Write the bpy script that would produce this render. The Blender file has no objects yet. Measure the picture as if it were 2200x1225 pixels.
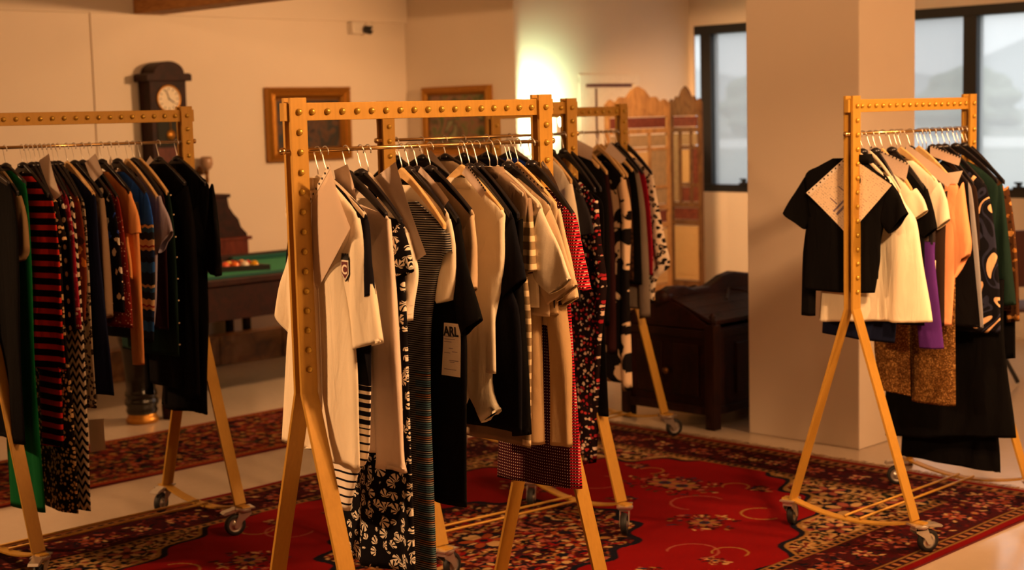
import bpy, bmesh, math, random
import numpy as np
from mathutils import Vector, Matrix
random.seed(7); np.random.seed(7)
SC = bpy.context.scene
COL = SC.collection
PI = math.pi

# ------------------------------------------------------------------ camera, world, light, exposure
cam_data = bpy.data.cameras.new('camera'); cam = bpy.data.objects.new('camera', cam_data); COL.objects.link(cam)
PITCH, ROLL = 0.11071, 0.02563
cam_data.sensor_width = 36.0
cam_data.lens = 3258.83 * 36.0 / 2200.0
_r0 = Vector((1, 1, 0)).normalized(); _f0 = Vector((-1, 1, 0)).normalized(); _z = Vector((0, 0, 1))
_f = _f0 * math.cos(PITCH) - _z * math.sin(PITCH); _u = _f0 * math.sin(PITCH) + _z * math.cos(PITCH)
_R = _r0 * math.cos(ROLL) - _u * math.sin(ROLL); _U = _r0 * math.sin(ROLL) + _u * math.cos(ROLL)
m = Matrix.Identity(4)
for i in range(3):
    m[i][0], m[i][1], m[i][2] = _R[i], _U[i], -_f[i]
m[0][3], m[1][3], m[2][3] = 0.0, 0.0, 1.72
cam.matrix_world = m
cam_data.clip_start = 0.05; cam_data.clip_end = 2000
cam_data.dof.use_dof = True; cam_data.dof.focus_distance = 4.7; cam_data.dof.aperture_fstop = 3.0
SC.camera = cam
SC.view_settings.view_transform = 'Standard'; SC.view_settings.look = 'None'
SC.view_settings.exposure = 0.0; SC.view_settings.gamma = 1.0; SC.view_settings.use_curve_mapping = False

world = bpy.data.worlds.new('overcast_sky'); SC.world = world; world.use_nodes = True
wt = world.node_tree; wt.nodes.clear()
_o = wt.nodes.new('ShaderNodeOutputWorld'); _b = wt.nodes.new('ShaderNodeBackground')
_tc = wt.nodes.new('ShaderNodeTexCoord'); _sx = wt.nodes.new('ShaderNodeSeparateXYZ'); _cr = wt.nodes.new('ShaderNodeValToRGB')
wt.links.new(_tc.outputs['Generated'], _sx.inputs[0]); wt.links.new(_sx.outputs['Z'], _cr.inputs[0])
_cr.color_ramp.elements[0].position = 0.0; _cr.color_ramp.elements[0].color = (0.72, 0.76, 0.79, 1)
_cr.color_ramp.elements[1].position = 0.12; _cr.color_ramp.elements[1].color = (0.92, 0.94, 0.96, 1)
wt.links.new(_cr.outputs[0], _b.inputs[0]); _b.inputs[1].default_value = 1.75
wt.links.new(_b.outputs[0], _o.inputs[0])

WARM = (1.0, 0.51, 0.213)
def lamp(name, kind, loc, power, color=WARM, size=0.12, aim=None, spot=120, blend=0.6):
    d = bpy.data.lights.new(name, kind); d.energy = power; d.color = color
    if kind in ('POINT', 'SPOT'): d.shadow_soft_size = size
    if kind == 'AREA': d.shape = 'DISK'; d.size = size
    if kind == 'SPOT': d.spot_size = math.radians(spot); d.spot_blend = blend
    o = bpy.data.objects.new(name, d); COL.objects.link(o); o.location = loc
    if aim is not None: o.rotation_euler = (Vector(aim) - Vector(loc)).to_track_quat('-Z', 'Y').to_euler()
    return o
# warm key lamps above, out of view at the right
for nm, loc, pw in [
    ('ceiling_lamp', (-0.9, 3.6, 2.85), 230),
    ('ceiling_lamp', (-0.7, 6.9, 2.85), 140)]:
    lamp(nm, 'POINT', loc, pw, WARM, 0.10)
for loc, pw, aim, ang in [  # unseen spots; those from the front added to brighten racks and column
    ((-4.9, -0.2, 2.40), 520, (-3.5, 2.8, 0.75), 46),
    ((-6.9, 0.5, 2.60), 420, (-5.6, 2.9, 0.5), 44),
    ((-6.6, -1.4, 2.40), 800, (-6.4, 6.6, 5.1), 66),
    ((-1.1, 3.3, 2.95), 190, (-3.4, 3.1, 1.0), 60),
    ((-1.1, 5.8, 2.95), 300, (-3.2, 5.5, 1.0), 50),
    ((-0.5, 3.0, 2.90), 480, (-3.1, 5.35, 1.05), 34),
    ((-6.2, 7.6, 2.95), 560, (-7.4, 10.4, 0.5), 70),
    ((-5.2, 7.5, 2.42), 500, (-9.5, 5.8, 0.4), 92)]:
    lamp('unseen_spot', 'SPOT', loc, pw, WARM, 0.10, aim, ang, 0.7)

# ------------------------------------------------------------------ helpers
def lin(h):
    if isinstance(h, str):
        h = h.lstrip('#'); c = [int(h[i:i+2], 16) / 255 for i in (0, 2, 4)]
    else: c = h
    return tuple(((x / 12.92) if x <= .04045 else ((x + .055) / 1.055) ** 2.4) for x in c)
def c4(c): return (c[0], c[1], c[2], 1.0)

class Nodes:
    def __init__(s, m):
        m.use_nodes = True; s.t = m.node_tree; s.t.nodes.clear()
    def n(s, typ, **kw):
        nd = s.t.nodes.new(typ)
        for k, v in kw.items():
            if k.startswith('i_'):
                nd.inputs[k[2:].replace('_', ' ')].default_value = v
            else: setattr(nd, k, v)
        return nd
    def l(s, a, b): s.t.links.new(a, b)
    def math(s, op, a, b=None, c=None):
        nd = s.n('ShaderNodeMath', operation=op)
        for i, x in enumerate((a, b, c)):
            if x is None: continue
            if isinstance(x, (int, float)): nd.inputs[i].default_value = x
            else: s.l(x, nd.inputs[i])
        return nd.outputs[0]
    def mix(s, f, a, b):
        nd = s.n('ShaderNodeMix', data_type='RGBA')
        for sock, x in ((nd.inputs[0], f), (nd.inputs[6], a), (nd.inputs[7], b)):
            if isinstance(x, (int, float)): sock.default_value = x
            elif isinstance(x, tuple): sock.default_value = c4(x)
            else: s.l(x, sock)
        return nd.outputs[2]
    def uv(s):
        t = s.n('ShaderNodeTexCoord'); x = s.n('ShaderNodeSeparateXYZ'); s.l(t.outputs['UV'], x.inputs[0])
        return t.outputs['UV'], x.outputs[0], x.outputs[1]
    def scaled(s, vec, sx, sy=None, sz=1.0):
        mp = s.n('ShaderNodeMapping'); mp.inputs['Scale'].default_value = (sx, sy if sy else sx, sz); s.l(vec, mp.inputs[0]); return mp.outputs[0]
    def noise(s, vec, scale, detail=2.0):
        nd = s.n('ShaderNodeTexNoise'); nd.inputs['Scale'].default_value = scale; nd.inputs['Detail'].default_value = detail; s.l(vec, nd.inputs['Vector']); return nd
    def vor(s, vec, scale, rnd=1.0, feature='F1'):
        nd = s.n('ShaderNodeTexVoronoi', feature=feature); nd.inputs['Scale'].default_value = scale; nd.inputs['Randomness'].default_value = rnd; s.l(vec, nd.inputs['Vector']); return nd
    def ramp(s, f, stops, const=True):
        nd = s.n('ShaderNodeValToRGB'); cr = nd.color_ramp
        if const: cr.interpolation = 'CONSTANT'
        while len(cr.elements) < len(stops): cr.elements.new(0.5)
        for e, (p, c) in zip(cr.elements, stops): e.position = p; e.color = c4(c)
        s.l(f, nd.inputs[0]); return nd.outputs[0]
    def out(s, color, rough=0.6, metal=0.0, bump=None, bstr=0.2, bdist=0.002, spec=0.5, sheen=0.0, trans=0.0, alpha=None, emit=None):
        p = s.n('ShaderNodeBsdfPrincipled'); o = s.n('ShaderNodeOutputMaterial')
        if isinstance(color, tuple): p.inputs['Base Color'].default_value = c4(color)
        else: s.l(color, p.inputs['Base Color'])
        if isinstance(rough, (int, float)): p.inputs['Roughness'].default_value = rough
        else: s.l(rough, p.inputs['Roughness'])
        p.inputs['Metallic'].default_value = metal; p.inputs['Specular IOR Level'].default_value = spec
        if sheen: p.inputs['Sheen Weight'].default_value = sheen
        if trans: p.inputs['Transmission Weight'].default_value = trans
        if bump is not None:
            b = s.n('ShaderNodeBump'); b.inputs['Strength'].default_value = bstr; b.inputs['Distance'].default_value = bdist
            s.l(bump, b.inputs['Height']); s.l(b.outputs[0], p.inputs['Normal'])
        s.l(p.outputs[0], o.inputs[0]); return p

MATS = {}
def mat(name, fn):
    if name not in MATS:
        mm = bpy.data.materials.new(name); MATS[name] = mm; fn(Nodes(mm))
    return MATS[name]
def simple(name, color, rough=0.6, metal=0.0, nscale=40.0, namt=0.08, bstr=0.08, spec=0.5):
    def f(N):
        t = N.n('ShaderNodeTexCoord'); nz = N.noise(t.outputs['Object'], nscale, 4.0)
        c = lin(color); d = tuple(x * (1 - namt * 2) for x in c)
        N.out(N.mix(nz.outputs[0], d, tuple(min(1, x * (1 + namt)) for x in c)), rough, metal, nz.outputs[0], bstr, 0.002, spec)
    return mat(name, f)
def wood(name, dark, light, scale=6.0, rough=0.45, stretch=(1, 1, 10), amt=1.0):
    def f(N):
        t = N.n('ShaderNodeTexCoord'); v = N.scaled(t.outputs['Object'], scale * stretch[0], scale * stretch[1], scale * stretch[2])
        nz = N.noise(v, 3.0, 6.0); nz.inputs['Distortion'].default_value = 1.2
        N.out(N.ramp(nz.outputs[0], [(0.3, lin(dark)), (0.7, lin(light))], False), rough, 0, nz.outputs[0], 0.15, 0.002, 0.2)
    return mat(name, f)

# cloth --------------------------------------------------------------------
def cloth(name):
    spec = CLOTH[name]
    def f(N):
        uv, u, v = N.uv(); k = spec[0]; a = [lin(x) if isinstance(x, str) else x for x in spec[1:]]
        weave = N.noise(N.scaled(uv, 900, 250), 1.0, 2.0).outputs[0]
        big = N.noise(uv, 7.0, 2.0).outputs[0]
        rough, sheen, metal = 0.88, 0.15, 0.0
        if k == 'solid': c = a[0]
        elif k == 'hstripe':          # base, stripe, period, duty
            c = N.mix(N.math('LESS_THAN', N.math('FRACT', N.math('DIVIDE', v, a[2])), a[3]), a[0], a[1])
        elif k == 'bw':
            st = N.mix(N.math('LESS_THAN', N.math('FRACT', N.math('DIVIDE', v, 0.024)), 0.26), lin('f0e6d8'), lin('14121a'))
            st2 = N.mix(N.math('LESS_THAN', N.math('FRACT', N.math('DIVIDE', v, 0.024)), 0.40), lin('121018'), lin('efe6da'))
            c = N.mix(N.math('GREATER_THAN', v, 0.86), st, N.mix(N.math('GREATER_THAN', v, 0.985), st2, lin('121016')))
        elif k == 'fine':
            base = N.mix(N.math('LESS_THAN', N.math('FRACT', N.math('DIVIDE', v, 0.0066)), 0.40), lin('15141a'), lin('8b8880'))
            idx = N.math('FRACT', N.math('DIVIDE', v, 0.063))
            colr = N.ramp(idx, [(0, lin('3f7484')), (0.17, lin('8b8880')), (0.33, lin('a06840')), (0.5, lin('3f7080')), (0.66, lin('8b8880')), (0.83, lin('3c6c80'))])
            msk = N.math('MULTIPLY', N.math('GREATER_THAN', u, 0.055), N.math('LESS_THAN', v, 0.98))
            lines = N.math('LESS_THAN', N.math('FRACT', N.math('DIVIDE', v, 0.0066)), 0.45)
            c = N.mix(N.math('MULTIPLY', N.math('MULTIPLY', msk, lines), 0.85), base, colr)
        elif k == 'dots':             # ground, dot, scale, radius, randomness
            vd = N.vor(N.scaled(uv, 1), a[2], a[4]); c = N.mix(N.math('LESS_THAN', vd.outputs['Distance'], a[3]), a[0], a[1])
        elif k == 'leopard':          # ground, ring, heart, scale
            w = N.noise(uv, a[3] * 0.9, 2.0); off = N.n('ShaderNodeVectorMath', operation='MULTIPLY_ADD')
            N.l(w.outputs[1], off.inputs[0]); off.inputs[1].default_value = (0.6 / a[3],) * 3; N.l(uv, off.inputs[2])
            vd = N.vor(off.outputs[0], a[3], 1.0)
            c = N.ramp(vd.outputs['Distance'], [(0, a[2]), (0.2, a[1]), (0.46, a[0])])
        elif k == 'floral':           # scale, then colours
            w = N.noise(uv, a[0] * 1.3, 3.0); off = N.n('ShaderNodeVectorMath', operation='MULTIPLY_ADD')
            N.l(w.outputs[1], off.inputs[0]); off.inputs[1].default_value = (0.9 / a[0],) * 3; N.l(uv, off.inputs[2])
            vd = N.vor(off.outputs[0], a[0], 1.0); cols = a[1:]
            sep = N.n('ShaderNodeSeparateColor'); N.l(vd.outputs['Color'], sep.inputs[0])
            pick = N.ramp(sep.outputs[0], [(i / len(cols), x) for i, x in enumerate(cols)])
            petal = N.math('LESS_THAN', vd.outputs['Distance'], 0.42)
            c = N.mix(petal, cols[0], pick)
        elif k == 'leaf':             # ground, leaf, scale: fan shaped leaves
            vd = N.vor(uv, a[2], 0.75)
            d = N.n('ShaderNodeVectorMath', operation='SUBTRACT'); N.l(uv, d.inputs[0]); N.l(vd.outputs['Position'], d.inputs[1])
            s3 = N.n('ShaderNodeSeparateXYZ'); N.l(d.outputs[0], s3.inputs[0])
            sep = N.n('ShaderNodeSeparateColor'); N.l(vd.outputs['Color'], sep.inputs[0])
            ang = N.math('ADD', N.math('ARCTAN2', s3.outputs[1], s3.outputs[0]), N.math('MULTIPLY', sep.outputs[0], 6.28))
            lobes = N.math('COSINE', N.math('MULTIPLY', ang, 8.0))
            r = vd.outputs['Distance']
            inside = N.math('LESS_THAN', r, N.math('MULTIPLY_ADD', N.math('COSINE', ang), 0.34, 0.40))
            vein = N.math('GREATER_THAN', lobes, N.math('MULTIPLY_ADD', r, -0.9, 0.10))
            c = N.mix(N.math('MULTIPLY', inside, vein), a[0], a[1])
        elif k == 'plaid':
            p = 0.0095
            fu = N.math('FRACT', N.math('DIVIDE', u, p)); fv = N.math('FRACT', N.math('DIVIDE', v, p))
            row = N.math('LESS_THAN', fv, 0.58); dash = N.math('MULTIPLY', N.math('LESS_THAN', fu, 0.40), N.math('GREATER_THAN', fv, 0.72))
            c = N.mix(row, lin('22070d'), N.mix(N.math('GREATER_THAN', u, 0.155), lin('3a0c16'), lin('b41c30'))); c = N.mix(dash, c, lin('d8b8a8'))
        elif k == 'zigzag':
            tri = N.math('PINGPONG', u, 0.02)
            f_ = N.math('FRACT', N.math('DIVIDE', N.math('ADD', v, N.math('MULTIPLY', tri, 1.3)), 0.036))
            c = N.mix(N.math('LESS_THAN', f_, 0.48), lin('d8ccb4'), lin('15130f'))
        elif k == 'aztec':
            tri = N.math('PINGPONG', u, 0.02)
            f_ = N.math('FRACT', N.math('DIVIDE', N.math('ADD', v, N.math('MULTIPLY', tri, 0.35)), 0.24))
            c = N.ramp(f_, [(0, lin('1c2c50')), (0.12, lin('b89468')), (0.17, lin('8c2c20')), (0.2, lin('c8aa80')), (0.3, lin('20242c')), (0.42, lin('28507c')), (0.5, lin('c0a070')), (0.54, lin('18202e')), (0.75, lin('2858a0')), (0.92, lin('141a2c'))])
            c = N.mix(N.math('GREATER_THAN', v, 1.33), c, lin('2050b4'))
        elif k == 'swirl':
            w = N.noise(uv, 4.2, 1.0); w.inputs['Distortion'].default_value = 1.4
            c = N.ramp(N.math('FRACT', N.math('MULTIPLY', w.outputs[0], 5.0)), [(0, lin('131218')), (0.46, lin('2c2e42')), (0.58, lin('16151c')), (0.76, lin('e2b88c'))])
        elif k == 'taupestripe':
            st = N.mix(N.math('LESS_THAN', N.math('FRACT', N.math('DIVIDE', v, 0.042)), 0.42), lin('96805f'), lin('e8d2a8'))
            c = N.mix(N.math('MULTIPLY', N.math('GREATER_THAN', u, 0.13), N.math('LESS_THAN', v, 1.42)), lin('97806a'), st)
        elif k == 'sequin':
            vd = N.vor(uv, 260.0, 0.6); sep = N.n('ShaderNodeSeparateColor'); N.l(vd.outputs['Color'], sep.inputs[0])
            c = N.ramp(sep.outputs[0], [(0, lin('5a3c1e')), (0.3, lin('8c6434')), (0.6, lin('6e4a26')), (0.85, lin('c09458'))]); rough, metal = 0.38, 0.5
        elif k == 'greypiped':
            c = N.mix(N.math('GREATER_THAN', u, N.math('MULTIPLY_ADD', v, -0.095, 0.297)), lin('100e10'), lin('8c8c90'))
        elif k == 'lace':
            vd = N.vor(uv, 120.0, 0.5); c = N.ramp(vd.outputs['Distance'], [(0, lin('b9a590')), (0.25, lin('f4ead8'))], False)
        elif k == 'blackflower':
            w = N.noise(uv, 9.0, 3.0); w.inputs['Distortion'].default_value = 0.8
            c = N.ramp(w.outputs[0], [(0, lin('141012')), (0.50, lin('141012')), (0.53, lin('d8bc9c'))], True)
            c = N.mix(N.math('MULTIPLY', N.math('GREATER_THAN', v, 1.13), N.math('LESS_THAN', v, 1.40)), c, N.mix(N.math('GREATER_THAN', w.outputs[0], 0.46), lin('141012'), lin('d8b894')))
        if isinstance(c, tuple): c = N.mix(big, tuple(x * 0.86 for x in c), tuple(min(1, x * 1.06) for x in c))
        crease = N.noise(N.scaled(uv, 16, 4), 1.0, 3.0); crease.inputs['Distortion'].default_value = 0.6
        hgt = N.math('ADD', N.math('MULTIPLY', crease.outputs[0], 5.0), N.math('MULTIPLY', weave, 0.25))
        N.out(c, rough, metal, hgt, 0.55, 0.004, 0.08, 0.0)
    return mat('cloth_' + name, f)
CLOTH = {
 'cream': ('solid', 'ece0c8'), 'brightcream': ('solid', 'f6ecd2'), 'pinkcream': ('solid', 'e6d2c0'), 'lace': ('lace',),
 'beige': ('solid', 'cdb494'), 'sand': ('solid', 'd4bc98'), 'khaki': ('solid', 'b89a70'), 'khakidark': ('solid', '8a7252'),
 'black': ('solid', '0a090a'), 'navyblack': ('solid', '0f0f16'), 'charcoal': ('solid', '2a272b'), 'navy': ('solid', '141a34'), 'royal': ('solid', '1c3c9c'),
 'maroonblack': ('solid', '2a1214'), 'brownblack': ('solid', '2c1e18'), 'greytaupe': ('solid', '6e6258'), 'crimson': ('solid', '8c1428'),
 'purple': ('solid', '582c84'), 'peach': ('solid', 'f0a878'), 'darkgreen': ('solid', '192d27'), 'emerald': ('solid', '0d5a2e'), 'taupe': ('solid', '86705a'),
 'peachorange': ('solid', 'e8a060'), 'lilac': ('solid', 'a49cae'),
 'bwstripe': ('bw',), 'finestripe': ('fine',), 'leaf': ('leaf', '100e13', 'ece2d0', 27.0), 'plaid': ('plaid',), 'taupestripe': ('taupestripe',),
 'redwhite': ('floral', 60.0, '1c1012', 'a42430', 'ead8c4', 'c83c3c', 'e4c8b0'), 'blackflower': ('blackflower',), 'brownmottle': ('leopard', '3a2416', '1a100c', '5c3c24', 45.0),
 'leopardw': ('leopard', 'd8c8b4', '1c1614', 'a89078', 38.0), 'leopard': ('dots', '17110c', 'c8a878', 62.0, 0.40, 1.0), 'leopardgrey': ('leopard', 'a89880', '241c18', '6c5c4c', 60.0),
 'swirl': ('swirl',), 'sequin': ('sequin',), 'greypiped': ('greypiped',), 'bronzeprint': ('floral', 34.0, '4a2e1a', '96642c', '2c1c14', 'b88448'),
 'redstripe': ('hstripe', '120c0e', 'c42c1e', 0.046, 0.44), 'polka': ('dots', '100e10', 'e8dccc', 19.0, 0.20, 0.0), 'crimsonprint': ('floral', 55.0, '8c1c30', 'd8b0a8', '6c1424', 'b04050', 'e8d0c4'),
 'zigzag': ('zigzag',), 'orangefloral': ('floral', 24.0, '6c3018', 'c47830', '8c2c1c', 'd89850', '3c2014'), 'bluefloral': ('floral', 28.0, '121016', 'e4dccc', '28449c', 'e0d4c0', '141018'),
 'reddots': ('dots', '7c2420', 'e8b8a0', 95.0, 0.28, 0.8), 'aztec': ('aztec',),
}

# mesh building --------------------------------------------------------------
class MB:
    def __init__(s): s.v = []; s.f = []; s.uv = None
    def add(s, vs, fs):
        o = len(s.v); s.v += [tuple(p) for p in vs]; s.f += [tuple(i + o for i in f) for f in fs]; return s
    def box(s, x0, x1, y0, y1, z0, z1, M=None):
        vs = [(x, y, z) for x in (x0, x1) for y in (y0, y1) for z in (z0, z1)]
        if M is not None: vs = [tuple(M @ Vector(p)) for p in vs]
        return s.add(vs, [(0, 1, 3, 2), (4, 6, 7, 5), (0, 4, 5, 1), (2, 3, 7, 6), (0, 2, 6, 4), (1, 5, 7, 3)])
    def tube(s, pts, r, n=8, caps=True):
        pts = [Vector(p) for p in pts]; rs = r if isinstance(r, (list, tuple)) else [r] * len(pts); vs = []; up = None
        for i, p in enumerate(pts):
            t = (pts[min(i + 1, len(pts) - 1)] - pts[max(i - 1, 0)]).normalized()
            if up is None: up = t.orthogonal().normalized()
            up = (up - t * up.dot(t)).normalized(); w = t.cross(up)
            for k in range(n):
                a = 2 * PI * k / n; vs.append(p + (up * math.cos(a) + w * math.sin(a)) * rs[i])
        fs = [(i * n + k, i * n + (k + 1) % n, (i + 1) * n + (k + 1) % n, (i + 1) * n + k) for i in range(len(pts) - 1) for k in range(n)]
        if caps: fs += [tuple(range(n - 1, -1, -1)), tuple((len(pts) - 1) * n + k for k in range(n))]
        return s.add(vs, fs)
    def lathe(s, prof, n=20, M=None, caps=True):
        vs = []
        for r, z in prof:
            for k in range(n):
                a = 2 * PI * k / n; p = Vector((r * math.cos(a), r * math.sin(a), z)); vs.append(tuple(M @ p) if M is not None else tuple(p))
        L = len(prof)
        fs = [(i * n + k, i * n + (k + 1) % n, (i + 1) * n + (k + 1) % n, (i + 1) * n + k) for i in range(L - 1) for k in range(n)]
        if caps: fs += [tuple(range(n - 1, -1, -1)), tuple((L - 1) * n + k for k in range(n))]
        return s.add(vs, fs)
    def prism(s, poly, d0, d1, axis='x', M=None):
        # polygon (a, b) extruded along axis; a,b map to the two other axes in order
        def pt(a, b, d):
            p = {'x': (d, a, b), 'y': (a, d, b), 'z': (a, b, d)}[axis]
            return tuple(M @ Vector(p)) if M is not None else p
        n = len(poly); vs = [pt(a, b, d0) for a, b in poly] + [pt(a, b, d1) for a, b in poly]
        fs = [(i, (i + 1) % n, n + (i + 1) % n, n + i) for i in range(n)] + [tuple(range(n - 1, -1, -1)), tuple(range(n, 2 * n))]
        return s.add(vs, fs)
    def build(s, name, material, parent=None, smooth=False, loc=(0, 0, 0), bevel=0.0, fixn=True):
        me = bpy.data.meshes.new(name); me.from_pydata(s.v, [], s.f); me.update()
        if fixn:
            bm = bmesh.new(); bm.from_mesh(me); bmesh.ops.recalc_face_normals(bm, faces=bm.faces); bm.to_mesh(me); bm.free()
        if smooth: me.polygons.foreach_set('use_smooth', [True] * len(me.polygons))
        if material: me.materials.append(material)
        o = bpy.data.objects.new(name, me); COL.objects.link(o); o.location = loc
        if parent is not None: o.parent = parent
        if bevel:
            b = o.modifiers.new('bevel', 'BEVEL'); b.width = bevel; b.segments = 2; b.limit_method = 'ANGLE'
        return o
def empty(name, loc=(0, 0, 0), rz=0.0):
    o = bpy.data.objects.new(name, None); COL.objects.link(o); o.location = loc; o.rotation_euler = (0, 0, rz); o.empty_display_size = 0.05; return o
def tag(o, label=None, cat=None, group=None, kind=None):
    if label: o['label'] = label
    if cat: o['category'] = cat
    if group: o['group'] = group
    if kind: o['kind'] = kind
    return o
def box(name, material, x0, x1, y0, y1, z0, z1, parent=None, bevel=0.0):
    return MB().box(x0, x1, y0, y1, z0, z1).build(name, material, parent, bevel=bevel)
def struct(o): o['kind'] = 'structure'; return o
def text_mesh(name, txt, size, material, parent, M, depth=0.0006, bold=0.0):
    cu = bpy.data.curves.new(name, 'FONT'); cu.body = txt; cu.size = size; cu.extrude = depth; cu.align_x = 'CENTER'; cu.align_y = 'CENTER'; cu.offset = bold
    tmp = bpy.data.objects.new(name, cu); COL.objects.link(tmp)
    dg = bpy.context.evaluated_depsgraph_get(); me = bpy.data.meshes.new_from_object(tmp.evaluated_get(dg))
    bpy.data.objects.remove(tmp); me.transform(M); me.materials.clear(); me.materials.append(material)
    o = bpy.data.objects.new(name, me); COL.objects.link(o); o.parent = parent; return o

# ------------------------------------------------------------------ room shell
def f_wall(N):
    t = N.n('ShaderNodeTexCoord'); a = N.noise(t.outputs['Object'], 1.3, 3.0); b = N.noise(t.outputs['Object'], 90.0, 3.0)
    N.out(N.mix(a.outputs[0], lin('dccfc0'), lin('e8dccb')), 0.75, 0, b.outputs[0], 0.06, 0.002, 0.3)
M_WALL = mat('warm_white_plaster', f_wall)
def f_floor(N):
    t = N.n('ShaderNodeTexCoord'); a = N.noise(t.outputs['Object'], 0.9, 6.0); b = N.noise(t.outputs['Object'], 22.0, 5.0)
    c = N.mix(a.outputs[0], lin('b4a28e'), lin('c8b8a4'))
    r = N.math('MULTIPLY_ADD', b.outputs[0], 0.16, 0.14)
    N.out(c, r, 0, b.outputs[0], 0.03, 0.002, 0.5)
M_FLOOR = mat('polished_concrete', f_floor)
M_FRAME = simple('black_window_frame', '14181c', 0.45)
M_TRIM = simple('white_painted_trim', 'e6dccb', 0.5)
XW, YB, YP, XG = -9.5, 10.48, 8.33, -8.24     # left wall, window wall, pilaster face, glowing wall
struct(box('floor', M_FLOOR, XW - .2, 3.0, -3.0, YB + .2, -0.12, 0.0))
struct(box('ceiling', M_WALL, XW - .2, 3.0, -3.0, YB + .2, 3.05, 3.2))
struct(box('wall_left', M_WALL, XW - .2, XW, -3.0, YP + .1, 0.0, 3.05))
struct(box('wall_corner', M_WALL, XW - .2, XG, YP, YB, 0.0, 3.05))
M_WALLD = simple('bounce_damping_brown', '6a5040', 0.8)  # unseen walls given a dark brown to cut bounce light
struct(box('wall_right', M_WALLD, 2.9, 3.1, -3.0, YB + .2, 0.0, 3.05))
struct(box('wall_front', M_WALLD, XW - .2, 3.1, -3.2, -3.0, 0.0, 3.05))
struct(box('trim_1', M_WALL, XW, XW + .035, -3.0, YP, 2.50, 3.05))                 # shallow ring beam along the left wall
struct(box('trim_2', M_WALL, XW, XW + .012, 5.46, 5.66, 0.0, 2.50))                 # shallow pilaster strip
struct(box('column', M_WALL, -4.77, -4.09, 6.54, 7.07, 0.0, 3.05, bevel=.006))
# window wall with two openings
wb = MB()
W1X0, W1X1, W2X0, W2X1, WZ0, WZ1 = -8.60, -6.95, -6.62, -3.2, 1.03, 2.45
wb.box(XW - .2, W1X0, YB, YB + .2, 0, 3.05).box(W1X1, W2X0, YB, YB + .2, 0, 3.05).box(W2X1, 3.0, YB, YB + .2, 0, 3.05)
wb.box(W1X0, W1X1, YB, YB + .2, 0, WZ0).box(W1X0, W1X1, YB, YB + .2, WZ1, 3.05).box(W2X0, W2X1, YB, YB + .2, 0, WZ0).box(W2X0, W2X1, YB, YB + .2, WZ1, 3.05)
wb.box(XG, -8.19, YB - .002, YB + .014, WZ0 - .01, WZ1 + .01)
struct(wb.build('wall_back', M_WALL))
struct(box('baseboard_back', M_TRIM, XG, 3.0, YB - .018, YB, 0.0, 0.25))

def f_glass(N):
    # pane: mostly clear, with a white veil added for the outdoor haze, faint reflection
    o = N.n('ShaderNodeOutputMaterial'); t = N.n('ShaderNodeBsdfTransparent'); g = N.n('ShaderNodeBsdfGlossy'); d = N.n('ShaderNodeBsdfTranslucent'); mx = N.n('ShaderNodeMixShader'); m2 = N.n('ShaderNodeMixShader')
    t.inputs[0].default_value = (0.97, 0.98, 0.98, 1); d.inputs[0].default_value = (0.95, 0.96, 0.97, 1); g.inputs['Roughness'].default_value = 0.03
    mx.inputs[0].default_value = 0.40; m2.inputs[0].default_value = 0.04
    N.l(t.outputs[0], mx.inputs[1]); N.l(d.outputs[0], mx.inputs[2]); N.l(mx.outputs[0], m2.inputs[1]); N.l(g.outputs[0], m2.inputs[2]); N.l(m2.outputs[0], o.inputs[0])
M_GLASS = mat('hazed_window_glass', f_glass)
def f_screen(N):
    o = N.n('ShaderNodeOutputMaterial'); t = N.n('ShaderNodeBsdfTransparent'); d = N.n('ShaderNodeBsdfDiffuse'); mx = N.n('ShaderNodeMixShader')
    d.inputs[0].default_value = (0.10, 0.105, 0.11, 1); mx.inputs[0].default_value = 0.20
    N.l(t.outputs[0], mx.inputs[1]); N.l(d.outputs[0], mx.inputs[2]); N.l(mx.outputs[0], o.inputs[0])
M_SCREEN = mat('grey_insect_mesh', f_screen)
def window(name, x0, x1, mull, screens, handle_x):
    r = empty(name, ((x0 + x1) / 2, YB + .05, WZ0)); r['kind'] = 'structure'
    L = lambda x: x - (x0 + x1) / 2
    def b(nm, mt, a0, a1, y0, y1, z0, z1): return box(nm, mt, L(a0), L(a1), y0, y1, z0 - WZ0, z1 - WZ0, r, 0.003)
    b('head', M_FRAME, x0, x1, -.05, .08, WZ1 - .075, WZ1); b('sill', M_FRAME, x0, x1, -.05, .08, WZ0, WZ0 + .065)
    for a0, a1 in mull: b('mullion', M_FRAME, a0, a1, -.045, .07, WZ0 + .065, WZ1 - .075)
    for a0, a1 in zip([x0] + [q[1] for q in mull], [q[0] for q in mull] + [x1]):
        if a1 - a0 > .12: b('pane', M_GLASS, a0, a1, .01, .016, WZ0 + .065, WZ1 - .075)
    for a0, a1 in screens: b('insect_mesh', M_SCREEN, a0, a1, .045, .047, WZ0 + .065, WZ1 - .075)
    for hx in handle_x:
        h = MB().box(L(hx) - .05, L(hx) + .05, -.075, -.045, .06, .085).box(L(hx) - .012, L(hx) + .012, -.09, -.05, .07, .115).box(L(hx) - .03, L(hx) + .03, -.09, -.075, .105, .12)
        h.build('handle', M_FRAME, r)
    return r
window('window_1', W1X0, W1X1, [(-8.13, -8.02), (-7.02, W1X1)], [(-8.02, -7.02)], [-7.66])
window('window_2', W2X0, W2X1, [(W2X0, W2X0 + .08), (-5.67, -5.56), (-4.4, -4.3)], [(W2X0 + .08, -5.705)], [-5.2])

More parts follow.
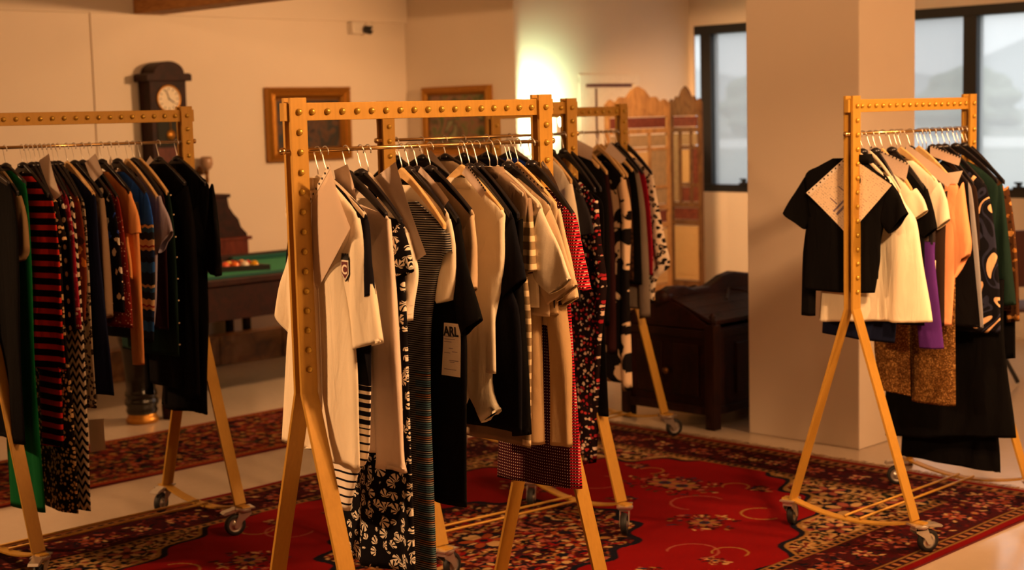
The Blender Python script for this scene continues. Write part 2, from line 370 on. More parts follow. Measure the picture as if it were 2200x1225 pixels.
# ------------------------------------------------------------------ outside
M_GRASS = simple('pale_ground', '8f9488', 0.95, 0, 0.3, 0.15)
M_ROAD = simple('pale_concrete_road', 'd8d8d2', 0.9, 0, 0.4, 0.05)
M_HILL = simple('misty_hillside', 'b4babc', 1.0, 0, 0.02, 0.12)  # pale grey, with distance haze mixed into the colour
M_BUSH = simple('grey_green_foliage', '98a28c', 0.95, 0, 1.5, 0.25)  # foliage colour paled for distance haze
struct(box('ground', M_GRASS, -700, 500, YB + .2, 1200, -0.5, -0.3))
tag(box('road', M_ROAD, -260, 160, 66, 86, -0.3, -0.27), 'pale road strip crossing beyond the windows', 'road')
hb = MB(); nh = 60; vs = []
for i in range(nh + 1):
    x = -700 + 1100 * i / nh; h = 26 + 16 * math.sin(i * .27 + 1.0) + 8 * math.sin(i * .9)
    for j, (yy, k) in enumerate(((520, 0), (580, .55), (660, 1.0), (760, .6))): vs.append((x, yy, -0.3 + h * k))
hb.add(vs, [(i * 4 + j, (i + 1) * 4 + j, (i + 1) * 4 + j + 1, i * 4 + j + 1) for i in range(nh) for j in range(3)])
struct(hb.build('hills', M_HILL, smooth=True))
bushes = [(-88, 96, 4.2), (-78, 110, 5.4), (-69, 97, 3.8), (-60, 112, 5.0), (-52.5, 96, 3.4), (-45, 113, 5.6), (-37.5, 97, 4.4), (-30, 112, 4.6), (-24, 96, 3.2)]
for i, (x, y, h) in enumerate(bushes):
    bm = bmesh.new(); bmesh.ops.create_icosphere(bm, subdivisions=4, radius=1.0)
    for v in bm.verts:
        k = 1 + .16 * math.sin(v.co.x * 7 + i) * math.sin(v.co.y * 6) + .12 * math.sin(v.co.z * 9 + i * 2) + random.uniform(-.05, .05)
        v.co = Vector((v.co.x * k * h * .8, v.co.y * k * h * .6, (v.co.z * k + .9) * h * .5))
    me = bpy.data.meshes.new('bush'); bm.to_mesh(me); bm.free(); me.materials.append(M_BUSH)
    o = bpy.data.objects.new('bush', me); COL.objects.link(o); o.location = (x, y, -.4)
    tag(o, 'misty grey green bush far beyond the windows', 'bush', 'bushes beyond the windows')

# ------------------------------------------------------------------ rugs (patterns knotted into the pile: colour per vertex)
def paint_ellipse(A, res, cx, cy, rx, ry, ang, col):
    R = max(rx, ry) + res; i0, i1 = int((cx - R) / res), int((cx + R) / res) + 2; j0, j1 = int((cy - R) / res), int((cy + R) / res) + 2
    i0, j0 = max(i0, 0), max(j0, 0); i1, j1 = min(i1, A.shape[0]), min(j1, A.shape[1])
    if i1 <= i0 or j1 <= j0: return
    X, Y = np.meshgrid(np.arange(i0, i1) * res - cx, np.arange(j0, j1) * res - cy, indexing='ij')
    u = X * math.cos(ang) + Y * math.sin(ang); v = -X * math.sin(ang) + Y * math.cos(ang)
    A[i0:i1, j0:j1][(u / rx) ** 2 + (v / ry) ** 2 < 1] = col
def paint_flower(A, res, cx, cy, r, petals, c_out, c_pet, c_in, n=8):
    paint_ellipse(A, res, cx, cy, r, r, 0, c_out)
    for k in range(n):
        a = 2 * PI * k / n + .2; paint_ellipse(A, res, cx + .62 * r * math.cos(a), cy + .62 * r * math.sin(a), .32 * r, .19 * r, a, c_pet if k % 2 else petals)
    paint_ellipse(A, res, cx, cy, .34 * r, .34 * r, 0, c_in); paint_ellipse(A, res, cx, cy, .16 * r, .16 * r, 0, c_out)
def paint_arc(A, res, cx, cy, r, a0, a1, w, col):
    n = int(abs(a1 - a0) * r / (w * .7)) + 2
    for k in range(n + 1):
        a = a0 + (a1 - a0) * k / n; paint_ellipse(A, res, cx + r * math.cos(a), cy + r * math.sin(a), w, w, 0, col)
RC = {k: np.array(lin(v)) * .66 for k, v in dict(red='8c0d10', dred='4a0b10', navy='151624', black='0e0a0c', cream='d0a870', gold='a87c40', pink='a85848', orange='a04a24', green='3c3c26', blue='2a3450', rust='6c2018', brown='38161a').items()}
def scatter(A, res, test, n, rnd, cols, lmin, lmax):
    W, Hh = A.shape[0] * res, A.shape[1] * res
    for _ in range(n):
        x, y = rnd.uniform(0, W), rnd.uniform(0, Hh)
        if not test(x, y): continue
        l = rnd.uniform(lmin, lmax); paint_ellipse(A, res, x, y, l, l * rnd.uniform(.28, .55), rnd.uniform(0, PI), RC[rnd.choice(cols)])
def big_rug_quarter(res):
    HA, HB = 1.5, 2.1
    A = np.zeros((int(HA / res) + 1, int(HB / res) + 1, 3)); A[:] = RC['red']; rnd = random.Random(5)
    a, b = np.meshgrid(np.arange(A.shape[0]) * res, np.arange(A.shape[1]) * res, indexing='ij')
    e = np.minimum(HA - a, HB - b)
    th = np.arctan2(b / 1.65, a / 1.07)
    fld = (a / 1.07) ** 1.7 + (b / 1.65) ** 1.9 + .05 * np.cos(th * 28) + .04 * np.cos(th * 11)
    span = (fld > 1.06)
    A[span] = RC['gold'] * .35 + RC['cream'] * .65
    f_ = lambda x, y: A.shape and fld[min(int(x / res), A.shape[0] - 1), min(int(y / res), A.shape[1] - 1)]
    e_ = lambda x, y: min(HA - x, HB - y)
    scatter(A, res, lambda x, y: f_(x, y) > 1.12 and e_(x, y) > .42, 9500, rnd, ['dred', 'navy', 'brown', 'rust', 'cream', 'cream', 'green', 'black', 'pink', 'gold'], .008, .026)
    for x, y, r in ((.86, 1.35, .12), (.62, 1.55, .09), (.98, 1.05, .08), (.98, 1.6, .10)): paint_flower(A, res, x, y, r, RC['cream'], RC['navy'], RC['pink'], RC['rust'])
    A[(fld > 1.06) & (fld < 1.10)] = RC['navy']; A[(fld > 1.10) & (fld < 1.125)] = RC['gold']
    # red field rosettes and thin vines
    for x, y, r in ((.05, 1.22, .18), (.52, .78, .14), (.0, .86, .06), (.80, .10, .07), (.36, 1.40, .05), (.88, .38, .05)):
        for k in range(int(900 * r)):
            an = rnd.uniform(0, 2 * PI); rr = r * rnd.uniform(.15, 1.2); paint_ellipse(A, res, x + rr * math.cos(an), y + rr * .8 * math.sin(an), rnd.uniform(.010, .022), rnd.uniform(.005, .010), an + rnd.choice([0, 1.2]), RC[rnd.choice(['gold', 'cream', 'green', 'pink', 'dred', 'dred', 'brown', 'rust', 'blue', 'red'])])
        paint_flower(A, res, x, y, r * .5, RC['gold'], RC['dred'], RC['pink'], RC['blue'], 10)
    paint_arc(A, res, .74, .42, .10, -.5, 3.8, .005, RC['pink']); paint_arc(A, res, .30, 1.02, .12, 1.2, 5.0, .005, RC['pink']); paint_arc(A, res, .62, 1.05, .09, 2, 6, .005, RC['gold'])
    paint_arc(A, res, .86, .5, .07, 0, 4, .004, RC['gold']); paint_arc(A, res, .25, 1.36, .06, 0, 4, .004, RC['gold'])
    # central medallion
    thm = np.arctan2(b / .68, a / .55); med = np.sqrt((a / .55) ** 2 + (b / .68) ** 2) + .05 * np.cos(thm * 16)
    A[med < 1.0] = RC['navy'] * .5 + RC['brown'] * .5
    m_ = lambda x, y: med[min(int(x / res), A.shape[0] - 1), min(int(y / res), A.shape[1] - 1)]
    scatter(A, res, lambda x, y: m_(x, y) < .96 and x < .6 and y < .75, 13000, rnd, ['orange', 'pink', 'cream', 'dred', 'rust', 'navy', 'gold', 'red', 'black', 'brown', 'dred', 'navy'], .009, .030)
    for x, y, r in ((0, 0, .11), (.3, .22, .07), (.1, .45, .065), (.42, .0, .06)): paint_flower(A, res, x, y, r, RC['cream'], RC['navy'], RC['orange'], RC['red'])
    A[(med > .97) & (med < 1.03)] = RC['navy']
    # border: edge, guards, main band
    bd = e < .42
    A[bd] = RC['brown'] * .45 + RC['dred'] * .55
    scatter(A, res, lambda x, y: .115 < e_(x, y) < .375, 9500, rnd, ['dred', 'rust', 'navy', 'black', 'brown', 'pink', 'dred', 'dred', 'dred', 'brown'], .008, .022)
    along = [(HA - .245, .11 + .235 * k) for k in range(9)] + [(.11 + .235 * k, HB - .245) for k in range(6)]
    for i, (x, y) in enumerate(along):
        paint_flower(A, res, x, y, .044 if i % 2 else .058, RC['pink'], RC['navy'], RC['cream'] if i % 2 else RC['orange'], RC['rust'])
        for k in range(9):
            paint_ellipse(A, res, x + rnd.uniform(-.11, .11), y + rnd.uniform(-.11, .11), .017, .008, rnd.uniform(0, 3), RC[rnd.choice(['cream', 'pink', 'gold', 'rust'])])
    for lo, hi, cg, per in ((.045, .10, 'brown', .05), (.385, .42, 'navy', .04)):
        g = (e > lo) & (e < hi); A[g] = RC[cg]
        s = np.where(HA - a < HB - b, b, a); A[g & (np.abs((s / per) % 1 - .5) < .22) & (np.abs(e - (lo + hi) / 2) < (hi - lo) * .3)] = RC['gold'] * .6 + RC['pink'] * .4
    for x in (.045, .10, .385, .42): A[np.abs(e - x) < .0045] = RC['gold'] * .7
    A[e < .042] = RC['red'] * .8 + RC['dred'] * .2
    return A
def rug_mesh(name, colors, sx, sy, cx, cy, thick):
    nx, ny = colors.shape[:2]
    xs = np.linspace(-sx / 2, sx / 2, nx); ys = np.linspace(-sy / 2, sy / 2, ny)
    X, Y = np.meshgrid(xs, ys, indexing='ij'); Z = thick + .0012 * np.sin(X * 9 + Y * 4) + .0008 * np.sin(Y * 13)
    V = np.stack([X, Y, Z], -1).reshape(-1, 3)
    i, j = np.meshgrid(np.arange(nx - 1), np.arange(ny - 1), indexing='ij'); q0 = (i * ny + j).ravel()
    Fq = np.stack([q0, q0 + ny, q0 + ny + 1, q0 + 1], -1)
    me = bpy.data.meshes.new(name); me.vertices.add(len(V)); me.vertices.foreach_set('co', V.ravel().astype(np.float32))
    me.loops.add(Fq.size); me.loops.foreach_set('vertex_index', Fq.ravel().astype(np.int32))
    me.polygons.add(len(Fq)); me.polygons.foreach_set('loop_start', (np.arange(len(Fq)) * 4).astype(np.int32)); me.polygons.foreach_set('loop_total', np.full(len(Fq), 4, np.int32))
    me.update(calc_edges=True)
    ca = me.color_attributes.new('pattern', 'FLOAT_COLOR', 'POINT')
    cc = np.concatenate([colors.reshape(-1, 3), np.ones((nx * ny, 1))], 1); ca.data.foreach_set('color', cc.ravel().astype(np.float32))
    me.polygons.foreach_set('use_smooth', [True] * len(Fq))
    me.materials.append(M_PILE)
    o = bpy.data.objects.new(name, me); COL.objects.link(o); return o
def f_pile(N):
    a = N.n('ShaderNodeVertexColor'); a.layer_name = 'pattern'; t = N.n('ShaderNodeTexCoord'); nz = N.noise(t.outputs['Object'], 420.0, 2.0); n2 = N.noise(t.outputs['Object'], 5.0, 3.0)
    mm = N.n('ShaderNodeMix', data_type='RGBA', blend_type='MULTIPLY'); mm.inputs[0].default_value = 1.0
    N.l(a.outputs[0], mm.inputs[6]); N.l(N.ramp(n2.outputs[0], [(0.2, (.82, .82, .82)), (.8, (1, 1, 1))], False), mm.inputs[7])
    N.out(mm.outputs[2], 0.95, 0, nz.outputs[0], 0.5, 0.004, 0.05, 0.0)
M_PILE = mat('knotted_wool_pile', f_pile)
M_FRINGE = simple('tan_fringe_cotton', '7c5630', 0.9)
M_RUGBACK = simple('dark_red_rug_edge', '5a0e10', 0.95)
qd = big_rug_quarter(0.0055)
half = np.concatenate([qd[:0:-1], qd], 0); full = np.concatenate([half[:, :0:-1], half], 1)
rug = empty('persian_rug', (-4.35, 4.15, 0))
tag(rug, 'large red Persian rug with floral medallion under the clothes racks', 'rug')
pile = rug_mesh('pile', full, 3.0, 4.2, 0, 0, 0.010); pile.parent = rug
box('backing', M_RUGBACK, -1.5, 1.5, -2.1, 2.1, 0.001, 0.007, rug)
fr = MB()
for sgn in (1, -1):
    for k in range(420):
        x = -1.49 + 2.98 * k / 419 + random.uniform(-.003, .003); y0 = 2.098 * sgn; l = random.uniform(.06, .10) * sgn; dx = random.uniform(-.02, .02); w = .005
        fr.add([(x - w, y0, .009), (x + w, y0, .009), (x + w + dx * .5, y0 + l * .5, .010 + random.uniform(-.002, .004)), (x - w + dx * .5, y0 + l * .5, .009), (x + dx, y0 + l, .004)], [(0, 1, 2, 3), (3, 2, 4)])
fo = fr.build('fringe', M_FRINGE, rug, fixn=False); fo['kind'] = 'stuff'
# second rug
def rug2_cols(res):
    HA, HB = .45, 1.7
    nx, ny = int(2 * HA / res) + 1, int(2 * HB / res) + 1; A = np.zeros((nx, ny, 3)); A[:] = RC['rust']; rnd = random.Random(9)
    scatter(A, res, lambda x, y: True, 5200, rnd, ['orange', 'brown', 'black', 'gold', 'pink', 'rust', 'navy', 'green', 'orange', 'dred'], .014, .04)
    for k in range(12):
        for x in (.18, .45, .72): paint_flower(A, res, x, .15 + .29 * k, .07, RC['orange'], RC['brown'], RC['gold'], RC['navy'])
    a, b = np.meshgrid(np.arange(nx) * res, np.arange(ny) * res, indexing='ij'); e = np.minimum(np.minimum(a, 2 * HA - a), np.minimum(b, 2 * HB - b))
    A[e < .032] = RC['orange'] * .5 + RC['red'] * .5; A[(e > .032) & (e < .062)] = RC['gold'] * .6 + RC['orange'] * .4; A[(e > .040) & (e < .055) & (((a + b) / .03) % 1 < .5)] = RC['rust']
    return A
rug2 = empty('runner_rug', (-6.91, 4.0, 0)); tag(rug2, 'orange brown patterned runner rug behind the left rack', 'rug')
p2 = rug_mesh('pile', rug2_cols(.0075), .9, 3.4, 0, 0, .010); p2.parent = rug2
box('backing', M_RUGBACK, -.45, .45, -1.7, 1.7, 0.001, 0.007, rug2)

# ------------------------------------------------------------------ clothes racks
def f_gold(N):
    t = N.n('ShaderNodeTexCoord'); v = N.scaled(t.outputs['Object'], 60, 60, 4); nz = N.noise(v, 2.0, 3.0)
    N.out(N.mix(nz.outputs[0], lin('a87e2a'), lin('c09238')), N.math('MULTIPLY_ADD', nz.outputs[0], 0.15, 0.40), 0.2, nz.outputs[0], 0.04, 0.001, 0.5)
M_GOLD = mat('satin_gold_paint', f_gold)
M_STEEL = simple('polished_chrome', 'dcd8d0', 0.28, 0.85, 30, 0.03, 0.02)
M_RAIL = simple('brass_rail', 'e0bc80', 0.22, 1.0, 30, 0.04, 0.02)
M_RUBBER = simple('black_rubber', '131213', 0.6)
M_BOLT = simple('gold_bolt', 'c4a040', 0.3, 0.5, 60, 0.04, 0.03)
LR, TW, ZB = 0.9124, 0.5579, 0.1335
RACKS = {'A': (-5.5002, 2.6632, 1.56802, 1.7968), 'B': (-3.4181, 2.5813, 1.48507, 1.7864), 'C': (-4.3874, 3.7365, 1.46019, 1.7886), 'D': (-5.3734, 5.2742, 1.52153, 1.7723), 'E': (-3.2287, 5.1113, 1.56826, 1.7655)}
_me_bolt = _me_tyre = None
def share(name, me, parent, loc, rot=None, M=None):
    o = bpy.data.objects.new(name, me); COL.objects.link(o); o.parent = parent; o.location = loc
    if rot is not None: o.rotation_euler = rot
    return o
bt = MB().lathe([(.0095, 0), (.0095, .004), (.0075, .0085), (.0035, .0105)], 10); _tmp = bt.build('bolt', M_BOLT, None, True); ME_BOLT = _tmp.data; bpy.data.objects.remove(_tmp)
ty = MB().lathe([(.030, -.012), (.040, -.013), (.0445, -.008), (.0455, 0), (.0445, .008), (.040, .013), (.030, .012)], 28, caps=False); _tmp = ty.build('tyre', M_RUBBER, None, True); ME_TYRE = _tmp.data; bpy.data.objects.remove(_tmp)
hb_ = MB().lathe([(.001, -.013), (.012, -.013), (.014, -.008), (.026, -.006), (.031, -.011), (.031, .011), (.026, .006), (.014, .008), (.012, .013), (.001, .013)], 24); _tmp = hb_.build('hub', M_STEEL, None, True); ME_HUB = _tmp.data; bpy.data.objects.remove(_tmp)
fk = MB().lathe([(.012, .098), (.030, .098), (.034, .104), (.034, .110), (.026, .113)], 20).box(-.042, .042, -.03, .03, .111, .116)
for s in (-1, 1):
    fk.prism([(-.030, .100), (.022, .100), (.046, .045), (.044, .034), (.028, .034), (.010, .060), (-.028, .085)], s * .0185 - .0015, s * .0185 + .0015, 'y')
fk.box(-.030, .020, -.020, .020, .092, .100)
_tmp = fk.build('fork', M_STEEL, None, False); ME_FORK = _tmp.data; bpy.data.objects.remove(_tmp)
pd = MB().prism([(-.030, .118), (-.085, .108), (-.095, .100), (-.088, .096), (-.03, .104)], -.02, .02, 'y'); _tmp = pd.build('brake_pedal', M_STEEL, None, False); ME_PEDAL = _tmp.data; bpy.data.objects.remove(_tmp)
def sweep_flat(mb, pts, half_w, th):
    # pts in (u, z); bar lies in the plane x = const +- half_w, thickness th in the u-z plane; local y = -u
    pts = [Vector(p) for p in pts]; n = len(pts); off = []
    for i, p in enumerate(pts):
        d1 = (pts[i] - pts[i - 1]).normalized() if i else None; d2 = (pts[i + 1] - pts[i]).normalized() if i < n - 1 else None
        d = ((d1 if d1 else d2) + (d2 if d2 else d1)).normalized(); nrm = Vector((-d.y, d.x)); k = 1.0
        if d1 and d2: k = 1.0 / max(.5, nrm.dot(Vector((-d1.y, d1.x))))
        off.append((p + nrm * th / 2 * k, p - nrm * th / 2 * k))
    return off
def flat_bar(x0, half_w, pts, th):
    mb = MB(); off = sweep_flat(mb, pts, half_w, th); vs = []
    for a, b in off:
        vs += [(x0 - half_w, -a.x, a.y), (x0 + half_w, -a.x, a.y), (x0 + half_w, -b.x, b.y), (x0 - half_w, -b.x, b.y)]
    fs = []
    for i in range(len(off) - 1):
        for k in range(4): fs.append((i * 4 + k, i * 4 + (k + 1) % 4, (i + 1) * 4 + (k + 1) % 4, (i + 1) * 4 + k))
    fs += [(3, 2, 1, 0), tuple((len(off) - 1) * 4 + k for k in range(4))]
    return mb.add(vs, fs)
ROT = {}
def make_rack(rk, label):
    x, y, ang, T = RACKS[rk]; r = empty('clothes_rack', (x, y, 0), ang); ROT[rk] = r
    tag(r, label, 'clothes rack', 'gold clothes racks on casters')
    zs = T - .83; rnd = random.Random(ord(rk))
    for xe in (0.0, LR):
        for s in (1, -1):
            flat_bar(xe, .027, [(s * .0165, T), (s * .0165, zs), (s * TW / 2, ZB)], .011).build('leg', M_GOLD, r, bevel=.0015)
        arc = [(-TW / 2 - .045, .128)] + [(-TW / 2 + TW * k / 14, .128 - .040 * (1 - (2 * k / 14 - 1) ** 2)) for k in range(15)] + [(TW / 2 + .045, .128)]
        flat_bar(xe, .020, arc, .008).build('foot_bar', M_GOLD, r, bevel=.001)
        for s in (1, -1):
            c = empty('caster'); c.parent = r; c.location = (xe, -s * (TW / 2 + .02), .010); c.rotation_euler = (0, 0, rnd.choice([0.3, 2.2, 2.9, -2.4, 3.6, -.4]))
            share('fork', ME_FORK, c, (0, 0, 0)); w = share('tyre', ME_TYRE, c, (.038, 0, .0455), (PI / 2, 0, 0)); share('hub', ME_HUB, c, (.038, 0, .0455), (PI / 2, 0, 0))
            if rk in 'EA': share('brake_pedal', ME_PEDAL, c, (0, 0, 0), (0, 0, PI))
    box('beam', M_GOLD, -.042, LR + .042, -.0105, .0105, T - .064, T - .014, r, .0015)
    zr = T - .1465
    rb = MB().tube([(-.040, 0, zr), (LR + .040, 0, zr)], .0062, 12); rb.build('rail', M_RAIL, r, True)
    for xe in (-.043, LR + .043): MB().lathe([(.002, -.010), (.009, -.006), (.0105, 0), (.009, .006), (.002, .010)], 12, Matrix.Translation((xe, 0, zr)) @ Matrix.Rotation(PI / 2, 4, 'Y')).build('rail_knob', M_RAIL, r, True)
    for u in (-.035, .035): MB().tube([(0, -u, .100), (LR, -u, .100)], .0055, 8).build('bottom_rod', M_GOLD, r, True)
    for k in range(17): share('bolt', ME_BOLT, r, (LR * (k + 1) / 18, -.0105, T - .039), (PI / 2, 0, 0))
    for xe in (0, LR):
        for k in range(14): share('bolt', ME_BOLT, r, (xe, -.022, T - .039 - .0555 * k), (PI / 2, 0, 0))
    return r
make_rack('B', 'big gold rolling clothes rack standing nearest, in the middle')
make_rack('A', 'gold rolling clothes rack at left, in front of the pool table')
make_rack('C', 'gold rolling clothes rack directly behind the front one')
make_rack('D', 'farthest gold rolling clothes rack, near the carved folding screen')
make_rack('E', 'gold rolling clothes rack at right in front of the square column')
RACK_NAME = {'A': 'left rack', 'B': 'front rack', 'C': 'second rack', 'D': 'farthest rack', 'E': 'right rack'}

# ------------------------------------------------------------------ garments
def resample(pts, n):
    P = [Vector(p) for p in pts]; d = [0.0]
    for a, b in zip(P, P[1:]): d.append(d[-1] + (b - a).length)
    out = []
    for i in range(n):
        t = d[-1] * i / (n - 1); k = 0
        while k < len(d) - 2 and d[k + 1] < t: k += 1
        s = (t - d[k]) / max(1e-6, d[k + 1] - d[k])
        p0, p1, p2, p3 = P[max(k - 1, 0)], P[k], P[k + 1], P[min(k + 2, len(P) - 1)]
        lin_ = p1.lerp(p2, s); cr = 0.5 * ((2 * p1) + (p2 - p0) * s + (2 * p0 - 5 * p1 + 4 * p2 - p3) * s * s + (3 * p1 - p0 - 3 * p2 + p3) * s ** 3)
        out.append(lin_.lerp(cr, .6))
    return out
class Sheet:
    """closed flat tube of cloth between a left and a right outline, with folds; local x = along the rail, y = -u"""
    def __init__(s, L, R, th, amp, seed, M=36, vx=0.0, kf=26.0, fade=True, pleat=0):
        s.L, s.R, s.th, s.amp, s.vx, s.M = L, R, th, amp, vx, M; rnd = random.Random(seed)
        s.ks = [(kf * rnd.uniform(.35, .5), rnd.uniform(0, 6.28), 1.0, rnd.uniform(-2, 2)), (kf * rnd.uniform(.8, 1.1), rnd.uniform(0, 6.28), .55, rnd.uniform(-3, 3)), (kf * rnd.uniform(1.7, 2.3), rnd.uniform(0, 6.28), .25, rnd.uniform(-4, 4))]
        s.fade = fade; s.pleat = pleat; s.n = len(L)
    def pt(s, i, f, side):
        # f in -1..1 across, side = sin(phi)
        mid = (s.L[i] + s.R[i]) / 2; h = (s.R[i] - s.L[i]) / 2; p = mid + h * f; g = i / (s.n - 1)
        g2 = (0.15 + 0.85 * g) if s.fade else 1.0
        w = sum(a * math.sin(k * p.x + ph + dr * p.y) for k, ph, a, dr in s.ks) * s.amp * g2
        if s.pleat: w = s.pleat * (abs(((p.x / .028) % 1) - .5) * 4 - 1) * g2
        v = s.vx + w * (1 - .35 * abs(f) ** 4) + side * s.th * (1 + .18 * math.sin(9 * p.y + 20 * p.x))
        return Vector((v, -p.x, p.y)), p
    def build(s, name, material, parent):
        vs, uvs, fs = [], [], []; M = s.M
        for i in range(s.n):
            for k in range(M):
                ph = 2 * PI * k / M; c, sn = math.cos(ph), math.sin(ph)
                f = math.copysign(abs(c) ** .75, c); q, p = s.pt(i, f, math.copysign(abs(sn) ** .8, sn)); vs.append(q); uvs.append((p.x, p.y))
        for k in range(M):                                             # turned-in hem
            a, b = vs[(s.n - 1) * M + k], vs[(s.n - 2) * M + k]; c0 = (s.L[-1] + s.R[-1]) / 2
            q = Vector((s.vx + (a.x - s.vx) * .82, -c0.x + (a.y + c0.x) * .985, a.z + (b.z - a.z) * .4)); vs.append(q); uvs.append(uvs[(s.n - 1) * M + k])
        N_ = s.n + 1
        for i in range(N_ - 1):
            for k in range(M): fs.append((i * M + k, i * M + (k + 1) % M, (i + 1) * M + (k + 1) % M, (i + 1) * M + k))
        me = bpy.data.meshes.new(name); me.from_pydata(vs, [], fs); me.update()
        ul = me.uv_layers.new(name='UVMap'); data = []
        for pl in me.polygons:
            for vi in pl.vertices: data += uvs[vi]
        ul.data.foreach_set('uv', data); me.polygons.foreach_set('use_smooth', [True] * len(me.polygons))
        me.materials.append(material)
        o = bpy.data.objects.new(name, me); COL.objects.link(o)
        if parent is not None: o.parent = parent
        return o
def place(rk, t): r = RACKS[rk]; return r
M_HB = simple('black_plastic_hanger', '17151a', 0.28, 0, 30, 0.05, 0.03)
M_HW = wood('pale_wood_hanger', 'c09a64', 'e0bc84', 8, 0.4, (1, 1, 1))
M_HC = simple('milky_plastic_hanger', 'd8c8b0', 0.3, 0, 30, 0.05, 0.03)
def hook_pts(zr, top_r=.017):
    # wire hook hanging over the rail: in the u-z plane
    pts = [(0, -(-.012), zr - .012)]
    pts = []
    for k in range(13):
        a = -0.45 + (PI + .95) * k / 12; pts.append((0, -.0165 * math.cos(a) - .0, zr - .009 + .0165 * math.sin(a) + .0025))
    pts += [(0, .008, zr - .034), (0, .001, zr - .052), (0, 0, zr - .078)]
    return pts
def make_hanger(rk, t, kind, sh_u, sh_z, label, desc_seed, mid_u=0.0):
    x, y, ang, T = RACKS[rk]; zr = T - .1465; rnd = random.Random(desc_seed)
    o = empty('clip_hanger' if kind == 'clip' else 'clothes_hanger'); d = Vector((math.cos(ang), math.sin(ang)))
    o.location = (x + d.x * t, y + d.y * t, 0); o.rotation_euler = (0, 0, ang)
    tag(o, label, 'hanger', 'hangers on the ' + RACK_NAME[rk])
    MB().tube(hook_pts(zr), .0017, 6).build('hook', M_STEEL, o, True)
    mt = {'black': M_HB, 'wood': M_HW, 'clear': M_HC, 'clip': M_HB}[kind]; zn = zr - .078
    if kind == 'clip':
        # long wire of a cascading hanger down to the bar that clips the waistband
        zw = sh_z + .045; hw = max(.03, min(.16, sh_u * .9)); y0 = -mid_u
        if zw < zn - .02: MB().tube([(0, 0, zn + .004), (0, y0 * .5, (zn + zw) / 2), (0, y0, zw)], .0016, 6).build('wire', M_STEEL, o, True)
        MB().tube([(0, y0 - hw, zw - .01), (0, y0, zw + .002), (0, y0 + hw, zw - .01)], .005, 8).build('bar', mt, o, True)
        for s in (-1, 1):
            yc = y0 + s * hw * .85; MB().box(-.012, .012, yc - .009, yc + .009, zw - .055, zw + .012).box(-.008, .008, yc - .012, yc + .012, zw + .008, zw + .022).build('clip', mt, o, bevel=.002)
        return o
    hw = max(.10, sh_u - .012); drop = min(max(.03, (zn - sh_z) - .008), .15); b = MB(); n = 11
    top, bot = [], []
    for k in range(n):
        f = -1 + 2 * k / (n - 1); a = abs(f); z = zn - drop * (a ** 1.25); hh = (.014 - .005 * a) if kind == 'wood' else (.017 - .008 * a) if kind == 'black' else .007
        top.append((f * hw, z + hh * (1.25 if a < .15 else 1))); bot.append((f * hw, z - hh))
    b.prism(top + bot[::-1], -.0065, .0065, 'x')
    b.build('bar', mt, o, bevel=.003)
    if kind == 'black':
        MB().lathe([(.004, 0), (.022, .004), (.020, .016), (.006, .024)], 12, Matrix.Translation((0, 0, zn - .004))).build('neck', mt, o, True)
    return o
M_CREST = simple('dark_red_badge', '5c1018', 0.7); M_CRESTW = simple('white_badge_stitching', 'eadfcf', 0.8); M_CRESTB = simple('black_badge_outline', '141014', 0.8)
M_BTN = simple('small_pale_button', 'c8b89a', 0.4)
